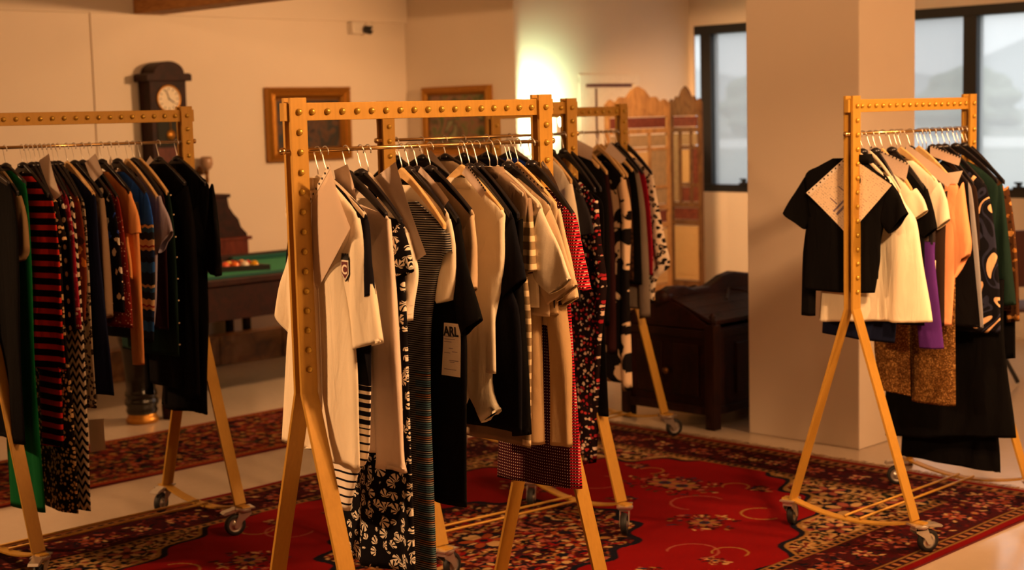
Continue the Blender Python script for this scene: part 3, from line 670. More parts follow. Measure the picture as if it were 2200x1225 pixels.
GAR = [
 ('G', 'B', 0.07, 't_shirt', 't-shirt', 'oversized cream white tee with dark red crest, nearest on the front rack', 'cream', (0.187, 1.455), [(0.12, 1.334), (0.169, 1.038), (0.174, 0.894), (0.176, 0.752)], [(-0.13, 1.265), (-0.202, 1.088), (-0.243, 0.773)], [((0.187, 1.455), (0.103, 1.326)), ((0.225, 1.289), (0.102, 1.202)), ((0.263, 1.117), (0.114, 1.076))], [((-0.154, 1.441), (-0.101, 1.321)), ((-0.217, 1.26), (-0.136, 1.183)), ((-0.238, 1.164), (-0.189, 1.089))], 'clear', 'cream tee with the crest', 0.06, 0.02, 0.012, None, None, 1, 'crest', None, None),
 ('P', 'B', 0.035, 'document_pocket', 'large translucent punched pocket hanging over the cream crest tee', 'pocketfilm', [(0.11, 1.603), (0.201, 1.43), (0.024, 1.246), (-0.061, 1.446)], 1, 1),
 ('G', 'B', 0.096, 'striped_dress', 'dress', 'long black and white striped dress hanging behind the cream crest tee', 'bwstripe', (0.198, 1.451), [(0.18, 1.335), (0.199, 1.22), (0.174, 0.804), (0.114, 0.728), (0.057, 0.605)], None, [((0.198, 1.451), (0.157, 1.334)), ((0.22, 1.337), (0.176, 1.27)), ((0.232, 1.246), (0.191, 1.231))], None, 'clear', 'striped dress', 0.06, 0.013, 0.009, None, None, 0, None, None, None),
 ('P', 'B', 0.114, 'document_pocket', 'small pinkish sheet standing up beside the hook of the striped dress', 'paper', [(0.077, 1.599), (0.118, 1.483), (0.029, 1.438), (0.015, 1.581)], 0, 1),
 ('G', 'B', 0.166, 'cardigan', 'cardigan', 'pale pinkish cardigan with long pleated frilled sleeve on the front rack', 'pinkcream', (0.201, 1.447), [(0.163, 1.328), (0.133, 1.062), (0.116, 0.775)], None, [((0.201, 1.447), (0.113, 1.326)), ((0.211, 1.279), (0.11, 1.166)), ((0.218, 1.018), (0.107, 0.938)), ((0.215, 0.773), (0.112, 0.756)), ((0.23, 0.731), (0.104, 0.731))], None, 'black', 'pale frilled cardigan', 0.06, 0.013, 0.009, None, None, 0, None, None, 0.035),
 ('G', 'B', 0.216, 'leaf_print_dress', 'dress', 'long black dress with white leaf print reaching the floor, front rack', 'leaf', (0.201, 1.428), [(0.192, 1.274), (0.195, 1.155), (0.195, 1.009), (0.194, 0.741), (0.192, 0.416)], None, [((0.201, 1.428), (0.146, 1.35)), ((0.228, 1.354), (0.153, 1.284)), ((0.251, 1.306), (0.17, 1.272))], None, 'black', 'leaf print dress', 0.06, 0.018, 0.014, None, None, 0, None, None, 0.03),
 ('G', 'B', 0.242, 'lace_blouse', 'blouse', 'white lace blouse with crumpled cuff beside the leaf print dress', 'lace', (0.173, 1.402), [(0.175, 1.323), (0.178, 1.217), (0.157, 1.149)], None, [((0.173, 1.402), (0.125, 1.347)), ((0.208, 1.312), (0.117, 1.28)), ((0.207, 1.266), (0.114, 1.239)), ((0.172, 1.15), (0.136, 1.147))], None, 'clear', 'white lace blouse', 0.06, 0.013, 0.012, None, None, 0, None, None, None),
 ('P', 'B', 0.26, 'document_pocket', 'biggest pinkish grey paper sheet on the front rack, corner pointing down', 'paper', [(0.106, 1.6), (0.237, 1.343), (0.17, 1.311), (-0.008, 1.549)], 0, 1),
 ('G', 'B', 0.362, 'striped_knit_dress', 'dress', 'long dark knit dress with fine grey, blue and orange horizontal lines', 'finestripe', (0.21, 1.389), [(0.156, 1.258), (0.117, 1.119), (0.101, 0.841), (0.104, 0.561), (0.11, 0.36)], None, [((0.211, 1.395), (0.125, 1.31)), ((0.223, 1.343), (0.134, 1.261))], None, 'wood', 'finely striped knit dress', 0.06, 0.02, 0.007, None, None, 0, None, None, None),
 ('G', 'B', 0.388, 't_shirt', 't-shirt', 'cream short sleeved tee between the striped knit dress and black polo', 'cream', (0.188, 1.435), [(0.124, 1.308), (0.094, 1.197), (0.076, 0.904)], None, [((0.192, 1.433), (0.102, 1.307)), ((0.217, 1.36), (0.11, 1.253)), ((0.207, 1.259), (0.114, 1.198)), ((0.187, 1.197), (0.129, 1.184))], None, 'black', 'cream tee beside the knit dress', 0.06, 0.013, 0.007, None, None, 0, None, None, None),
 ('G', 'B', 0.418, 'polo_dress', 'dress', 'long black polo dress with a white card hanging on its front', 'black', (0.201, 1.418), [(0.182, 1.255), (0.211, 1.087), (0.202, 0.846), (0.192, 0.58)], None, [((0.201, 1.418), (0.141, 1.307)), ((0.245, 1.272), (0.158, 1.199)), ((0.282, 1.146), (0.207, 1.091))], None, 'black', 'black polo dress with the card', 0.06, 0.016, 0.007, None, None, 1, None, None, None),
 ('P', 'B', 0.392, 'swing_card', 'white rectangular card printed with capital letters, hanging on black polo dress', 'card', [(0.139, 1.127), (0.216, 1.129), (0.21, 0.973), (0.122, 0.971)], 0, 2),
 ('G', 'B', 0.467, 'jersey', 'jumper', 'beige long sleeved jersey tucked behind the black polo dress', 'beige', (0.201, 1.439), [(0.155, 1.304), (0.15, 1.193), (0.146, 1.11)], None, [((0.201, 1.439), (0.123, 1.329)), ((0.218, 1.348), (0.143, 1.276)), ((0.2, 1.224), (0.157, 1.194))], None, 'black', 'beige jersey', 0.06, 0.013, 0.007, None, None, 0, None, None, None),
 ('G', 'B', 0.587, 'blouse', 'blouse', 'bright cream blouse with full sleeve and flared cuff, middle of front rack', 'brightcream', (0.2, 1.432), [(0.172, 1.323), (0.142, 1.181), (0.137, 0.95)], None, [((0.213, 1.428), (0.096, 1.333)), ((0.195, 1.317), (0.028, 1.23)), ((0.125, 1.095), (0.002, 1.099)), ((0.104, 0.908), (0.003, 0.867)), ((0.141, 0.837), (0.063, 0.789))], None, 'wood', 'bright cream blouse', 0.06, 0.018, 0.01, None, None, 1, None, None, None),
 ('G', 'B', 0.617, 'shirt_dress', 'dress', 'navy black shirt dress with short pleated sleeve behind the cream blouse', 'navyblack', (0.2, 1.419), [(0.169, 1.236), (0.209, 1.155), (0.221, 1.016), (0.216, 0.773)], None, [((0.2, 1.419), (0.135, 1.29)), ((0.236, 1.31), (0.132, 1.22)), ((0.253, 1.242), (0.152, 1.179))], None, 'black', 'navy black shirt dress', 0.06, 0.016, 0.007, None, None, 0, None, None, None),
 ('G', 'B', 0.647, 'jacket', 'jacket', 'plain black jacket squeezed between navy shirt dress and taupe coat', 'black', (0.201, 1.417), [(0.19, 1.235), (0.205, 0.955), (0.209, 0.763)], None, None, None, 'black', 'plain black jacket', 0.06, 0.013, 0.007, None, 0.07, 0, None, None, None),
 ('G', 'B', 0.697, 'polo_shirt', 'polo shirt', 'taupe brown polo with cream stripes on its sleeve, front rack', 'taupestripe', (0.171, 1.476), [(0.155, 1.285), (0.174, 1.088), (0.16, 0.709)], None, [((0.171, 1.476), (0.124, 1.369)), ((0.19, 1.371), (0.127, 1.284)), ((0.199, 1.255), (0.145, 1.239))], None, 'clear', 'taupe striped polo', 0.06, 0.016, 0.007, None, None, 1, None, None, None),
 ('G', 'B', 0.728, 't_shirt', 't-shirt', 'glossy cream tee with highlighted pointed sleeve, right part of front rack', 'cream', (0.2, 1.443), [(0.167, 1.283), (0.167, 1.169), (0.166, 1.138)], None, [((0.2, 1.443), (0.168, 1.312)), ((0.261, 1.33), (0.169, 1.227)), ((0.32, 1.236), (0.227, 1.185))], None, 'clear', 'glossy cream tee', 0.06, 0.013, 0.007, None, None, 0, None, None, None),
 ('G', 'B', 0.771, 't_shirt', 't-shirt', 'light beige tee behind the glossy cream one on front rack', 'beige', (0.2, 1.437), [(0.178, 1.28), (0.187, 1.167), (0.189, 1.11)], None, [((0.2, 1.437), (0.15, 1.279)), ((0.256, 1.299), (0.153, 1.193)), ((0.301, 1.213), (0.184, 1.144))], None, 'black', 'light beige tee', 0.06, 0.013, 0.007, None, None, 0, None, None, None),
 ('G', 'B', 0.785, 'trousers', 'trousers', 'folded beige trousers with two legs hanging to knee height, front rack', 'khaki', (0.186, 1.223), [(0.205, 1.152), (0.228, 0.968), (0.22, 0.702)], [(0.074, 1.142), (0.069, 0.951), (0.071, 0.679)], None, None, 'clip', 'beige trousers', 0.06, 0.016, 0.007, 1.144, None, 0, 'trousers', None, None),
 ('P', 'B', 0.803, 'document_pocket', 'punched sheet with a row of dark holes sloping down the cream tees', 'paper', [(-0.042, 1.594), (0.128, 1.498), (0.108, 1.447), (-0.067, 1.545)], 1, 1),
 ('G', 'B', 0.811, 't_shirt', 't-shirt', 'pale sand tee with straight cuff beside the red woven dress', 'sand', (0.185, 1.437), [(0.171, 1.277), (0.176, 1.162), (0.173, 1.075)], None, [((0.185, 1.437), (0.137, 1.275)), ((0.235, 1.302), (0.155, 1.189)), ((0.263, 1.169), (0.196, 1.138))], None, 'wood', 'pale sand tee', 0.06, 0.013, 0.007, None, None, 0, None, None, None),
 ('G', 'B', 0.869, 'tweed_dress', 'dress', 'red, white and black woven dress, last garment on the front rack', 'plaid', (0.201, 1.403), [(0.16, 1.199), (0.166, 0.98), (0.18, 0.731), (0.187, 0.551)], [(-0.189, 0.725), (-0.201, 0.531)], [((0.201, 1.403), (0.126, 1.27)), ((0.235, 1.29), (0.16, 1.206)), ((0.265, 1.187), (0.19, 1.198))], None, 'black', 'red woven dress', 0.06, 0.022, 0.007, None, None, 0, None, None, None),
 ('P', 'B', 0.887, 'document_pocket', 'pale pink sheet leaning against the right post of the front rack', 'paper', [(0.031, 1.579), (0.102, 1.493), (0.084, 1.463), (-0.001, 1.557)], 0, 1),
 ('P', 'B', 0.4, 'document_pocket', 'upright grey sheet among the black hangers on the front rack', 'paper', [(0.044, 1.58), (0.173, 1.485), (0.138, 1.457), (0.015, 1.55)], 0, 1),
 ('P', 'B', 0.52, 'document_pocket', 'tan sheet with dark holes near the middle of the front rack', 'paper', [(0.108, 1.584), (0.196, 1.506), (0.174, 1.485), (0.083, 1.556)], 1, 1),
 ('G', 'C', 0.045, 'jacket', 'coat', 'black wool coat hidden at near end of the second rack', 'black', (0.191, 1.477), [(0.207, 1.334), (0.202, 1.125), (0.196, 0.844)], None, None, None, 'black', 'black wool on the second rack', 0.06, 0.013, 0.007, None, 0.07, 0, None, None, None),
 ('G', 'C', 0.164, 'jacket', 'jacket', 'charcoal jacket second from near end of the rack behind', 'charcoal', (0.19, 1.493), [(0.206, 1.326), (0.201, 1.115), (0.196, 0.83)], None, None, None, 'black', 'charcoal jacket on the second rack', 0.06, 0.013, 0.007, None, 0.07, 0, None, None, None),
 ('G', 'C', 0.274, 'jacket', 'coat', 'beige coat half hidden behind the front rack rail', 'beige', (0.191, 1.501), [(0.206, 1.319), (0.202, 1.105), (0.197, 0.817)], None, None, None, 'black', 'beige coat on the second rack', 0.06, 0.013, 0.007, None, 0.07, 0, None, None, None),
 ('G', 'C', 0.364, 'jacket', 'jacket', 'black blazer on the rack behind the front one', 'navyblack', (0.191, 1.502), [(0.206, 1.313), (0.202, 1.098), (0.199, 0.807)], None, None, None, 'black', 'black blazer on the second rack', 0.06, 0.013, 0.007, None, 0.07, 0, None, None, None),
 ('G', 'C', 0.479, 'dress', 'dress', 'dark navy dress on the rack behind the front one', 'navy', (0.191, 1.504), [(0.206, 1.306), (0.203, 1.088), (0.2, 0.793)], None, None, None, 'black', 'dark navy on the second rack', 0.06, 0.013, 0.007, None, 0.07, 0, None, None, None),
 ('G', 'C', 0.597, 'jacket', 'top', 'royal blue top peeking behind the front rack rail', 'royal', (0.19, 1.503), [(0.206, 1.298), (0.203, 1.077), (0.201, 0.779)], None, None, None, 'black', 'royal blue on the second rack', 0.06, 0.013, 0.007, None, 0.07, 0, None, None, None),
 ('P', 'C', 0.16, 'document_pocket', 'broad pink sheet rising behind the front rail, left of centre', 'paper', [(0.062, 1.601), (0.233, 1.475), (0.173, 1.448), (-0.002, 1.551)], 0, 1),
 ('P', 'C', 0.6, 'document_pocket', 'pale sheet behind the right end of the front rail', 'paper', [(-0.005, 1.609), (0.153, 1.535), (0.108, 1.495), (-0.023, 1.543)], 0, 1),
 ('G', 'C', 0.782, 'blouse', 'blouse', 'cream satin blouse just right of the front rack post', 'cream', (0.171, 1.445), [(0.19, 1.342), (0.205, 1.174), (0.21, 1.062)], None, None, None, 'wood', 'cream satin blouse', 0.06, 0.018, 0.007, None, 0.08, 0, None, None, None),
 ('G', 'C', 0.813, 't_shirt', 't-shirt', 'charcoal tee with short sleeve beside the cream satin blouse', 'charcoal', (0.19, 1.387), [(0.153, 1.283), (0.163, 1.056), (0.177, 0.962)], None, [((0.191, 1.397), (0.111, 1.3)), ((0.222, 1.323), (0.129, 1.253)), ((0.245, 1.245), (0.174, 1.233))], None, 'black', 'charcoal tee', 0.06, 0.013, 0.007, None, None, 0, None, None, None),
 ('G', 'C', 0.882, 'dotted_dress', 'dress', 'black dress with red and white berries print on the second rack', 'redwhite', (0.2, 1.374), [(0.215, 1.205), (0.238, 1.036), (0.196, 0.745), (0.148, 0.28)], None, None, None, 'black', 'berry print dress', 0.06, 0.013, 0.007, None, 0.05, 0, None, None, None),
 ('G', 'C', 0.908, 'dress', 'dress', 'plain black long dress beside the berry print dress', 'black', (0.207, 1.354), [(0.206, 1.127), (0.205, 0.859), (0.223, 0.483)], None, None, None, 'black', 'plain black long dress', 0.06, 0.013, 0.007, None, None, 0, None, None, None),
 ('G', 'D', 0.551, 'coat', 'coat', 'large black coat with wide collar on the farthest rack', 'black', (0.191, 1.444), [(0.236, 1.284), (0.245, 0.975), (0.236, 0.638)], None, None, None, 'wood', 'large black coat on the farthest rack', 0.06, 0.013, 0.007, None, 0.08, 0, None, None, None),
 ('G', 'D', 0.612, 'jacket', 'jacket', 'maroon black jacket on the farthest rack beside the large black coat', 'maroonblack', (0.191, 1.411), [(0.219, 1.208), (0.223, 0.872), (0.214, 0.483)], None, None, None, 'wood', 'maroon black jacket', 0.06, 0.013, 0.007, None, 0.06, 0, None, None, None),
 ('G', 'D', 0.729, 'wrap_dress', 'dress', 'cream dress with large black flowers on the farthest rack', 'blackflower', (0.201, 1.382), [(0.233, 1.226), (0.212, 0.861), (0.209, 0.468), (0.211, 0.275)], None, None, None, 'wood', 'black flower dress', 0.06, 0.02, 0.007, None, 0.05, 0, None, None, None),
 ('G', 'D', 0.755, 'skirt_suit', 'dress', 'dark brown mottled dress behind the black flower dress', 'brownmottle', (0.199, 1.368), [(0.216, 1.102), (0.213, 0.846)], None, None, None, 'wood', 'dark brown mottled dress', 0.06, 0.013, 0.007, None, None, 0, None, None, None),
 ('G', 'D', 0.797, 'dress', 'dress', 'black slim dress between brown mottled and grey ones, farthest rack', 'black', (0.2, 1.41), [(0.229, 1.222), (0.234, 0.827)], None, None, None, 'wood', 'black slim dress', 0.06, 0.013, 0.007, None, None, 0, None, None, None),
 ('G', 'D', 0.832, 'cardigan', 'cardigan', 'grey taupe long cardigan next to the crimson dress', 'greytaupe', (0.201, 1.409), [(0.236, 1.22), (0.25, 0.952), (0.254, 0.652)], None, None, None, 'black', 'grey taupe cardigan', 0.06, 0.013, 0.007, None, 0.06, 0, None, None, None),
 ('G', 'D', 0.875, 'dress', 'dress', 'crimson dress near the far end of the farthest rack', 'crimson', (0.2, 1.392), [(0.236, 1.217), (0.251, 0.997), (0.245, 0.869)], None, None, None, 'black', 'crimson dress', 0.06, 0.013, 0.007, None, None, 0, None, None, None),
 ('G', 'D', 0.94, 'leopard_dress', 'dress', 'white and black animal print dress, last on the farthest rack', 'leopardw', (0.2, 1.394), [(0.243, 1.213), (0.272, 1.043), (0.296, 0.916), (0.215, 0.842), (0.19, 0.715)], None, None, None, 'black', 'animal print dress', 0.06, 0.013, 0.007, None, 0.07, 0, None, None, None),
 ('P', 'D', 0.3, 'document_pocket', 'white sheet on top of the coats of the farthest rack', 'paper', [(0.28, 1.598), (0.392, 1.556), (0.374, 1.495), (0.252, 1.529)], 0, 1),
 ('P', 'D', 0.62, 'document_pocket', 'white sheet at the far end of the farthest rack', 'paper', [(0.194, 1.577), (0.306, 1.494), (0.273, 1.466), (0.159, 1.53)], 0, 1),
 ('G', 'E', 0.045, 'polo_shirt', 'polo shirt', 'small black polo facing out at near end of right rack', 'black', (0.139, 1.431), [(0.095, 1.236), (0.091, 1.127), (0.068, 0.998)], [(-0.232, 1.243), (-0.241, 1.11), (-0.249, 0.993)], [((0.139, 1.431), (0.101, 1.272)), ((0.186, 1.373), (0.115, 1.246)), ((0.222, 1.315), (0.132, 1.232))], [((-0.251, 1.449), (-0.203, 1.281)), ((-0.307, 1.373), (-0.23, 1.258)), ((-0.355, 1.301), (-0.254, 1.236))], 'clear', 'black polo on the right rack', 0.06, 0.022, 0.008, None, None, 1, None, (-0.246, 1.452), None),
 ('P', 'E', 0.012, 'document_pocket', 'cream printed sheet in a punched pocket over the black polo', 'paper', [(-0.03, 1.536), (0.165, 1.422), (-0.026, 1.223), (-0.218, 1.387)], 1, 3),
 ('G', 'E', 0.075, 'blouse', 'blouse', 'black blouse with long cuff showing below the black polo', 'black', (0.127, 1.415), [(0.077, 1.197), (0.066, 1.05)], [(-0.208, 1.185), (-0.208, 1.034)], None, [((-0.234, 1.372), (-0.19, 1.261)), ((-0.275, 1.144), (-0.208, 1.11)), ((-0.283, 0.884), (-0.216, 0.885))], 'black', 'black blouse with long cuff', 0.06, 0.013, 0.007, None, None, 0, None, (-0.227, 1.419), None),
 ('G', 'E', 0.13, 'camisole', 'top', 'flared bright cream sleeveless top on right rack', 'brightcream', (0.146, 1.358), [(0.203, 1.279), (0.237, 1.109), (0.279, 0.891)], [(-0.149, 1.258), (-0.216, 1.028), (-0.234, 0.858)], None, None, 'clear', 'flared cream top', 0.06, 0.03, 0.016, None, None, 0, None, (-0.084, 1.354), None),
 ('G', 'E', 0.17, 'navy_top', 'top', 'navy top whose hem shows under the flared cream top', 'navy', (0.122, 1.319), [(0.113, 1.117), (0.082, 0.785)], [(-0.231, 1.1), (-0.252, 0.8)], None, None, 'black', 'navy top on the right rack', 0.06, 0.013, 0.007, None, None, 0, None, None, None),
 ('G', 'E', 0.22, 'ruffle_top', 'blouse', 'cream blouse with ruffled shoulder on the right rack', 'cream', (0.144, 1.371), [(0.124, 1.279), (0.114, 1.113), (0.115, 0.965)], None, [((0.144, 1.399), (0.082, 1.315)), ((0.178, 1.354), (0.103, 1.26)), ((0.197, 1.314), (0.118, 1.264))], None, 'wood', 'ruffled cream blouse', 0.06, 0.02, 0.007, None, None, 0, None, None, None),
 ('G', 'E', 0.29, 't_shirt', 't-shirt', 'plain black tee between the two cream blouses of right rack', 'black', (0.158, 1.386), [(0.145, 1.22), (0.147, 0.847)], None, [((0.158, 1.395), (0.103, 1.274)), ((0.185, 1.313), (0.118, 1.219)), ((0.202, 1.24), (0.145, 1.198))], None, 'black', 'black tee on the right rack', 0.06, 0.013, 0.007, None, None, 0, None, None, None),
 ('G', 'E', 0.33, 'skirt', 'skirt', 'purple skirt hanging below the black tee on right rack', 'purple', (0.153, 1.254), [(0.17, 1.106), (0.192, 0.921), (0.211, 0.754)], [(0.07, 1.102), (0.103, 0.748)], None, None, 'clip', 'purple skirt', 0.06, 0.013, 0.007, 1.18, None, 0, None, None, None),
 ('G', 'E', 0.36, 'blouse', 'blouse', 'cream blouse with turned up short sleeve on right rack', 'cream', (0.168, 1.41), [(0.146, 1.252), (0.153, 1.028), (0.153, 1.103)], None, [((0.172, 1.416), (0.104, 1.288)), ((0.205, 1.346), (0.125, 1.233)), ((0.217, 1.269), (0.163, 1.227))], None, 'wood', 'cream blouse with turned up sleeve', 0.06, 0.02, 0.007, None, None, 0, None, None, None),
 ('G', 'E', 0.43, 'dress', 'dress', 'dark brown dress squeezed between cream and peach blouses', 'brownblack', (0.166, 1.379), [(0.159, 1.173), (0.161, 0.832)], None, None, None, 'black', 'dark brown dress on the right rack', 0.06, 0.013, 0.007, None, 0.06, 0, None, None, None),
 ('G', 'E', 0.5, 'blouse', 'blouse', 'peach blouse with balloon sleeves on the right rack', 'peach', (0.184, 1.385), [(0.178, 1.206), (0.167, 1.016), (0.155, 0.824)], None, [((0.196, 1.41), (0.144, 1.243)), ((0.21, 1.301), (0.161, 1.148)), ((0.231, 1.17), (0.162, 1.015)), ((0.223, 1.113), (0.178, 1.092))], None, 'wood', 'peach balloon sleeve blouse', 0.06, 0.022, 0.007, None, None, 0, None, None, None),
 ('G', 'E', 0.53, 'sequin_skirt', 'skirt', 'bronze sequin skirt nearest the post on right rack', 'sequin', (-0.067, 0.802), [(-0.056, 0.704), (-0.055, 0.502)], [(-0.224, 0.689), (-0.196, 0.518)], None, None, 'clip', 'nearer bronze sequin skirt', 0.06, 0.013, 0.007, 0.822, None, 0, None, None, None),
 ('G', 'E', 0.56, 'sequin_dress', 'dress', 'longer bronze sequin dress beside the sequin skirt', 'sequin', (0.12, 1.084), [(0.135, 0.815), (0.14, 0.48)], [(-0.074, 0.798), (-0.068, 0.476)], None, None, 'clip', 'longer bronze sequin dress', 0.06, 0.02, 0.007, 1.084, None, 0, None, None, None),
 ('G', 'E', 0.61, 'coat', 'coat', 'black coat with grey piped edge on the right rack', 'greypiped', (0.174, 1.389), [(0.201, 1.199), (0.219, 1.008), (0.233, 0.807)], None, None, None, 'black', 'grey piped black coat', 0.06, 0.013, 0.007, None, None, 0, None, None, None),
 ('G', 'E', 0.66, 'jacket', 'jacket', 'dark brown jacket behind the grey piped coat', 'brownblack', (0.172, 1.377), [(0.186, 1.252), (0.191, 1.118)], None, None, None, 'black', 'dark brown jacket on the right rack', 0.06, 0.013, 0.007, None, None, 0, None, None, None),
 ('G', 'E', 0.71, 'tunic', 'tunic', 'black, navy and cream swirl print tunic on the right rack', 'swirl', (0.191, 1.384), [(0.224, 1.231), (0.249, 1.001), (0.26, 0.776)], None, None, None, 'black', 'swirl print tunic', 0.06, 0.02, 0.007, None, None, 0, None, None, None),
 ('G', 'E', 0.75, 'skirt', 'skirt', 'long flared black skirt below the swirl print tunic', 'black', (0.216, 0.995), [(0.252, 0.773), (0.279, 0.57), (0.319, 0.338)], [(-0.231, 0.733), (-0.3, 0.466), (-0.302, 0.266)], None, None, 'clip', 'long flared black skirt', 0.06, 0.03, 0.014, 0.995, None, 0, None, None, None),
 ('G', 'E', 0.8, 'cardigan', 'cardigan', 'dark green cardigan with long sleeve on the right rack', 'darkgreen', (0.207, 1.389), [(0.24, 1.187), (0.265, 0.993), (0.279, 0.887)], None, None, None, 'black', 'dark green cardigan', 0.06, 0.02, 0.007, None, 0.08, 0, None, None, None),
 ('G', 'E', 0.83, 'pleated_skirt', 'skirt', 'black pleated skirt hanging lowest on the right rack', 'black', (0.136, 0.664), [(0.18, 0.467), (0.205, 0.156)], [(-0.254, 0.417), (-0.276, 0.164)], None, None, 'clip', 'black pleated skirt', 0.06, 0.013, 0.022, 0.664, None, 0, 'pleat', None, None),
 ('G', 'E', 0.87, 'blouse', 'blouse', 'bronze brown patterned blouse at far end of right rack', 'bronzeprint', (0.2, 1.376), [(0.232, 1.181), (0.251, 0.986), (0.261, 0.809)], None, None, None, 'black', 'bronze patterned blouse', 0.06, 0.013, 0.007, None, 0.06, 0, None, None, None),
 ('G', 'E', 0.9, 'jacket', 'jacket', 'black jacket with long cuff, last on the right rack', 'black', (0.177, 1.335), [(0.214, 1.06), (0.227, 0.643)], None, None, None, 'black', 'last black jacket on the right rack', 0.06, 0.013, 0.007, None, 0.07, 0, None, None, None),
 ('P', 'E', 0.2, 'document_pocket', 'white punched sheet lying over the hangers near the right rack post', 'paper', [(-0.047, 1.566), (0.128, 1.496), (0.116, 1.43), (-0.038, 1.507)], 1, 1),
 ('P', 'E', 0.4, 'document_pocket', 'long pinkish sheet sloping down towards the peach blouse', 'paper', [(0.002, 1.567), (0.214, 1.429), (0.186, 1.396), (-0.01, 1.518)], 0, 1),
 ('P', 'E', 0.475, 'paper_slip', 'small bright white slip on the shoulder of peach blouse', 'card', [(0.14, 1.448), (0.212, 1.458), (0.188, 1.407), (0.128, 1.402)], 0, 0),
 ('P', 'E', 0.58, 'document_pocket', 'punched pinkish sheet among the black hangers on the right rack', 'paper', [(0.004, 1.557), (0.144, 1.507), (0.136, 1.473), (0.005, 1.515)], 1, 1),
 ('G', 'A', 0.015, 'coat', 'coat', 'black long coat at the left edge of the picture', 'black', (0.205, 1.51), [(0.245, 1.373), (0.24, 1.165), (0.218, 0.883), (0.218, 0.536)], None, None, None, 'black', 'black long coat on the left rack', 0.06, 0.025, 0.01, None, None, 0, None, None, None),
 ('G', 'A', 0.065, 'jacket', 'jacket', 'khaki jacket sliver behind the black long coat on left', 'khakidark', (0.174, 1.472), [(0.212, 1.369), (0.227, 1.285), (0.172, 1.227)], None, None, None, 'black', 'khaki jacket', 0.06, 0.013, 0.007, None, 0.07, 0, None, None, None),
 ('G', 'A', 0.105, 'maxi_dress', 'dress', 'long emerald green dress reaching almost to the floor', 'emerald', (0.159, 1.505), [(0.17, 1.365), (0.166, 1.152), (0.15, 0.793), (0.149, 0.242)], None, None, None, 'black', 'emerald green dress', 0.06, 0.022, 0.012, None, None, 0, None, None, None),
 ('G', 'A', 0.175, 'striped_dress', 'dress', 'black dress with bold red horizontal stripes, left rack', 'redstripe', (0.201, 1.458), [(0.225, 1.362), (0.237, 1.221), (0.229, 0.971), (0.241, 0.799)], None, None, None, 'black', 'red striped dress', 0.06, 0.022, 0.012, None, None, 0, None, None, None),
 ('G', 'A', 0.194, 'striped_skirt', 'skirt', 'lower red and black striped skirt under the striped dress', 'redstripe', (0.143, 1.214), [(0.164, 0.963), (0.157, 0.781), (0.133, 0.481)], [(-0.004, 0.765), (-0.009, 0.474)], None, None, 'clip', 'lower red striped skirt', 0.06, 0.013, 0.007, 1.069, None, 0, None, None, None),
 ('G', 'A', 0.213, 'leopard_blouse', 'blouse', 'small animal print blouse with short sleeve beside red stripes', 'leopard', (0.162, 1.429), [(0.179, 1.358), (0.185, 1.251), (0.173, 1.214)], None, [((0.165, 1.446), (0.107, 1.355)), ((0.204, 1.358), (0.116, 1.284)), ((0.229, 1.292), (0.143, 1.263))], None, 'black', 'small animal print blouse', 0.06, 0.013, 0.007, None, None, 0, None, None, None),
 ('G', 'A', 0.232, 'leopard_maxi', 'dress', 'long animal print dress ending near the floor on left rack', 'leopard', (0.147, 1.409), [(0.152, 0.958), (0.174, 0.686), (0.168, 0.215)], None, None, None, 'black', 'long animal print dress', 0.06, 0.02, 0.007, None, None, 0, None, None, None),
 ('G', 'A', 0.251, 'polka_dress', 'dress', 'black dress with white polka dots on the left rack', 'polka', (0.157, 1.426), [(0.19, 1.284), (0.195, 1.104), (0.194, 0.937)], None, None, None, 'black', 'polka dot dress', 0.06, 0.013, 0.007, None, None, 0, None, None, None),
 ('G', 'A', 0.27, 'print_blouse', 'blouse', 'crimson and white printed blouse on the left rack', 'crimsonprint', (0.16, 1.447), [(0.188, 1.318), (0.196, 1.138), (0.21, 0.944)], None, None, None, 'black', 'crimson printed blouse', 0.06, 0.013, 0.007, None, None, 0, None, None, None),
 ('G', 'A', 0.289, 'zigzag_dress', 'dress', 'long black and white zigzag dress on the left rack', 'zigzag', (0.166, 1.424), [(0.183, 1.136), (0.189, 0.771), (0.171, 0.215)], None, None, None, 'black', 'zigzag dress', 0.06, 0.02, 0.007, None, None, 0, None, None, None),
 ('G', 'A', 0.308, 'floral_dress', 'dress', 'orange and brown floral dress on the left rack', 'orangefloral', (0.177, 1.441), [(0.205, 1.316), (0.206, 1.135), (0.181, 0.97)], None, None, None, 'black', 'orange floral dress', 0.06, 0.013, 0.007, None, None, 0, None, None, None),
 ('G', 'A', 0.327, 'vest_top', 'top', 'thin spotted grey vest beside the orange floral dress', 'leopardgrey', (0.183, 1.422), [(0.188, 1.205), (0.18, 0.913), (0.177, 0.62)], None, None, None, 'black', 'spotted grey vest', 0.06, 0.013, 0.007, None, None, 0, None, None, None),
 ('G', 'A', 0.364, 'sleeveless_dress', 'dress', 'dark navy sleeveless dress on a pale wooden hanger', 'navy', (0.205, 1.448), [(0.211, 1.24), (0.239, 0.913), (0.263, 0.676)], None, None, None, 'wood', 'dark navy sleeveless dress', 0.06, 0.018, 0.007, None, None, 0, None, None, None),
 ('G', 'A', 0.396, 'cardigan', 'cardigan', 'brown beige cardigan sliver beside the navy sleeveless dress', 'taupe', (0.206, 1.446), [(0.219, 1.31), (0.224, 1.128), (0.226, 0.982)], None, None, None, 'black', 'brown beige cardigan', 0.06, 0.013, 0.007, None, 0.04, 0, None, None, None),
 ('G', 'A', 0.432, 'floral_dress', 'dress', 'white, black and blue floral dress on the left rack', 'bluefloral', (0.206, 1.444), [(0.241, 1.308), (0.25, 1.126), (0.25, 0.994)], None, None, None, 'black', 'blue floral dress', 0.06, 0.018, 0.007, None, None, 0, None, None, None),
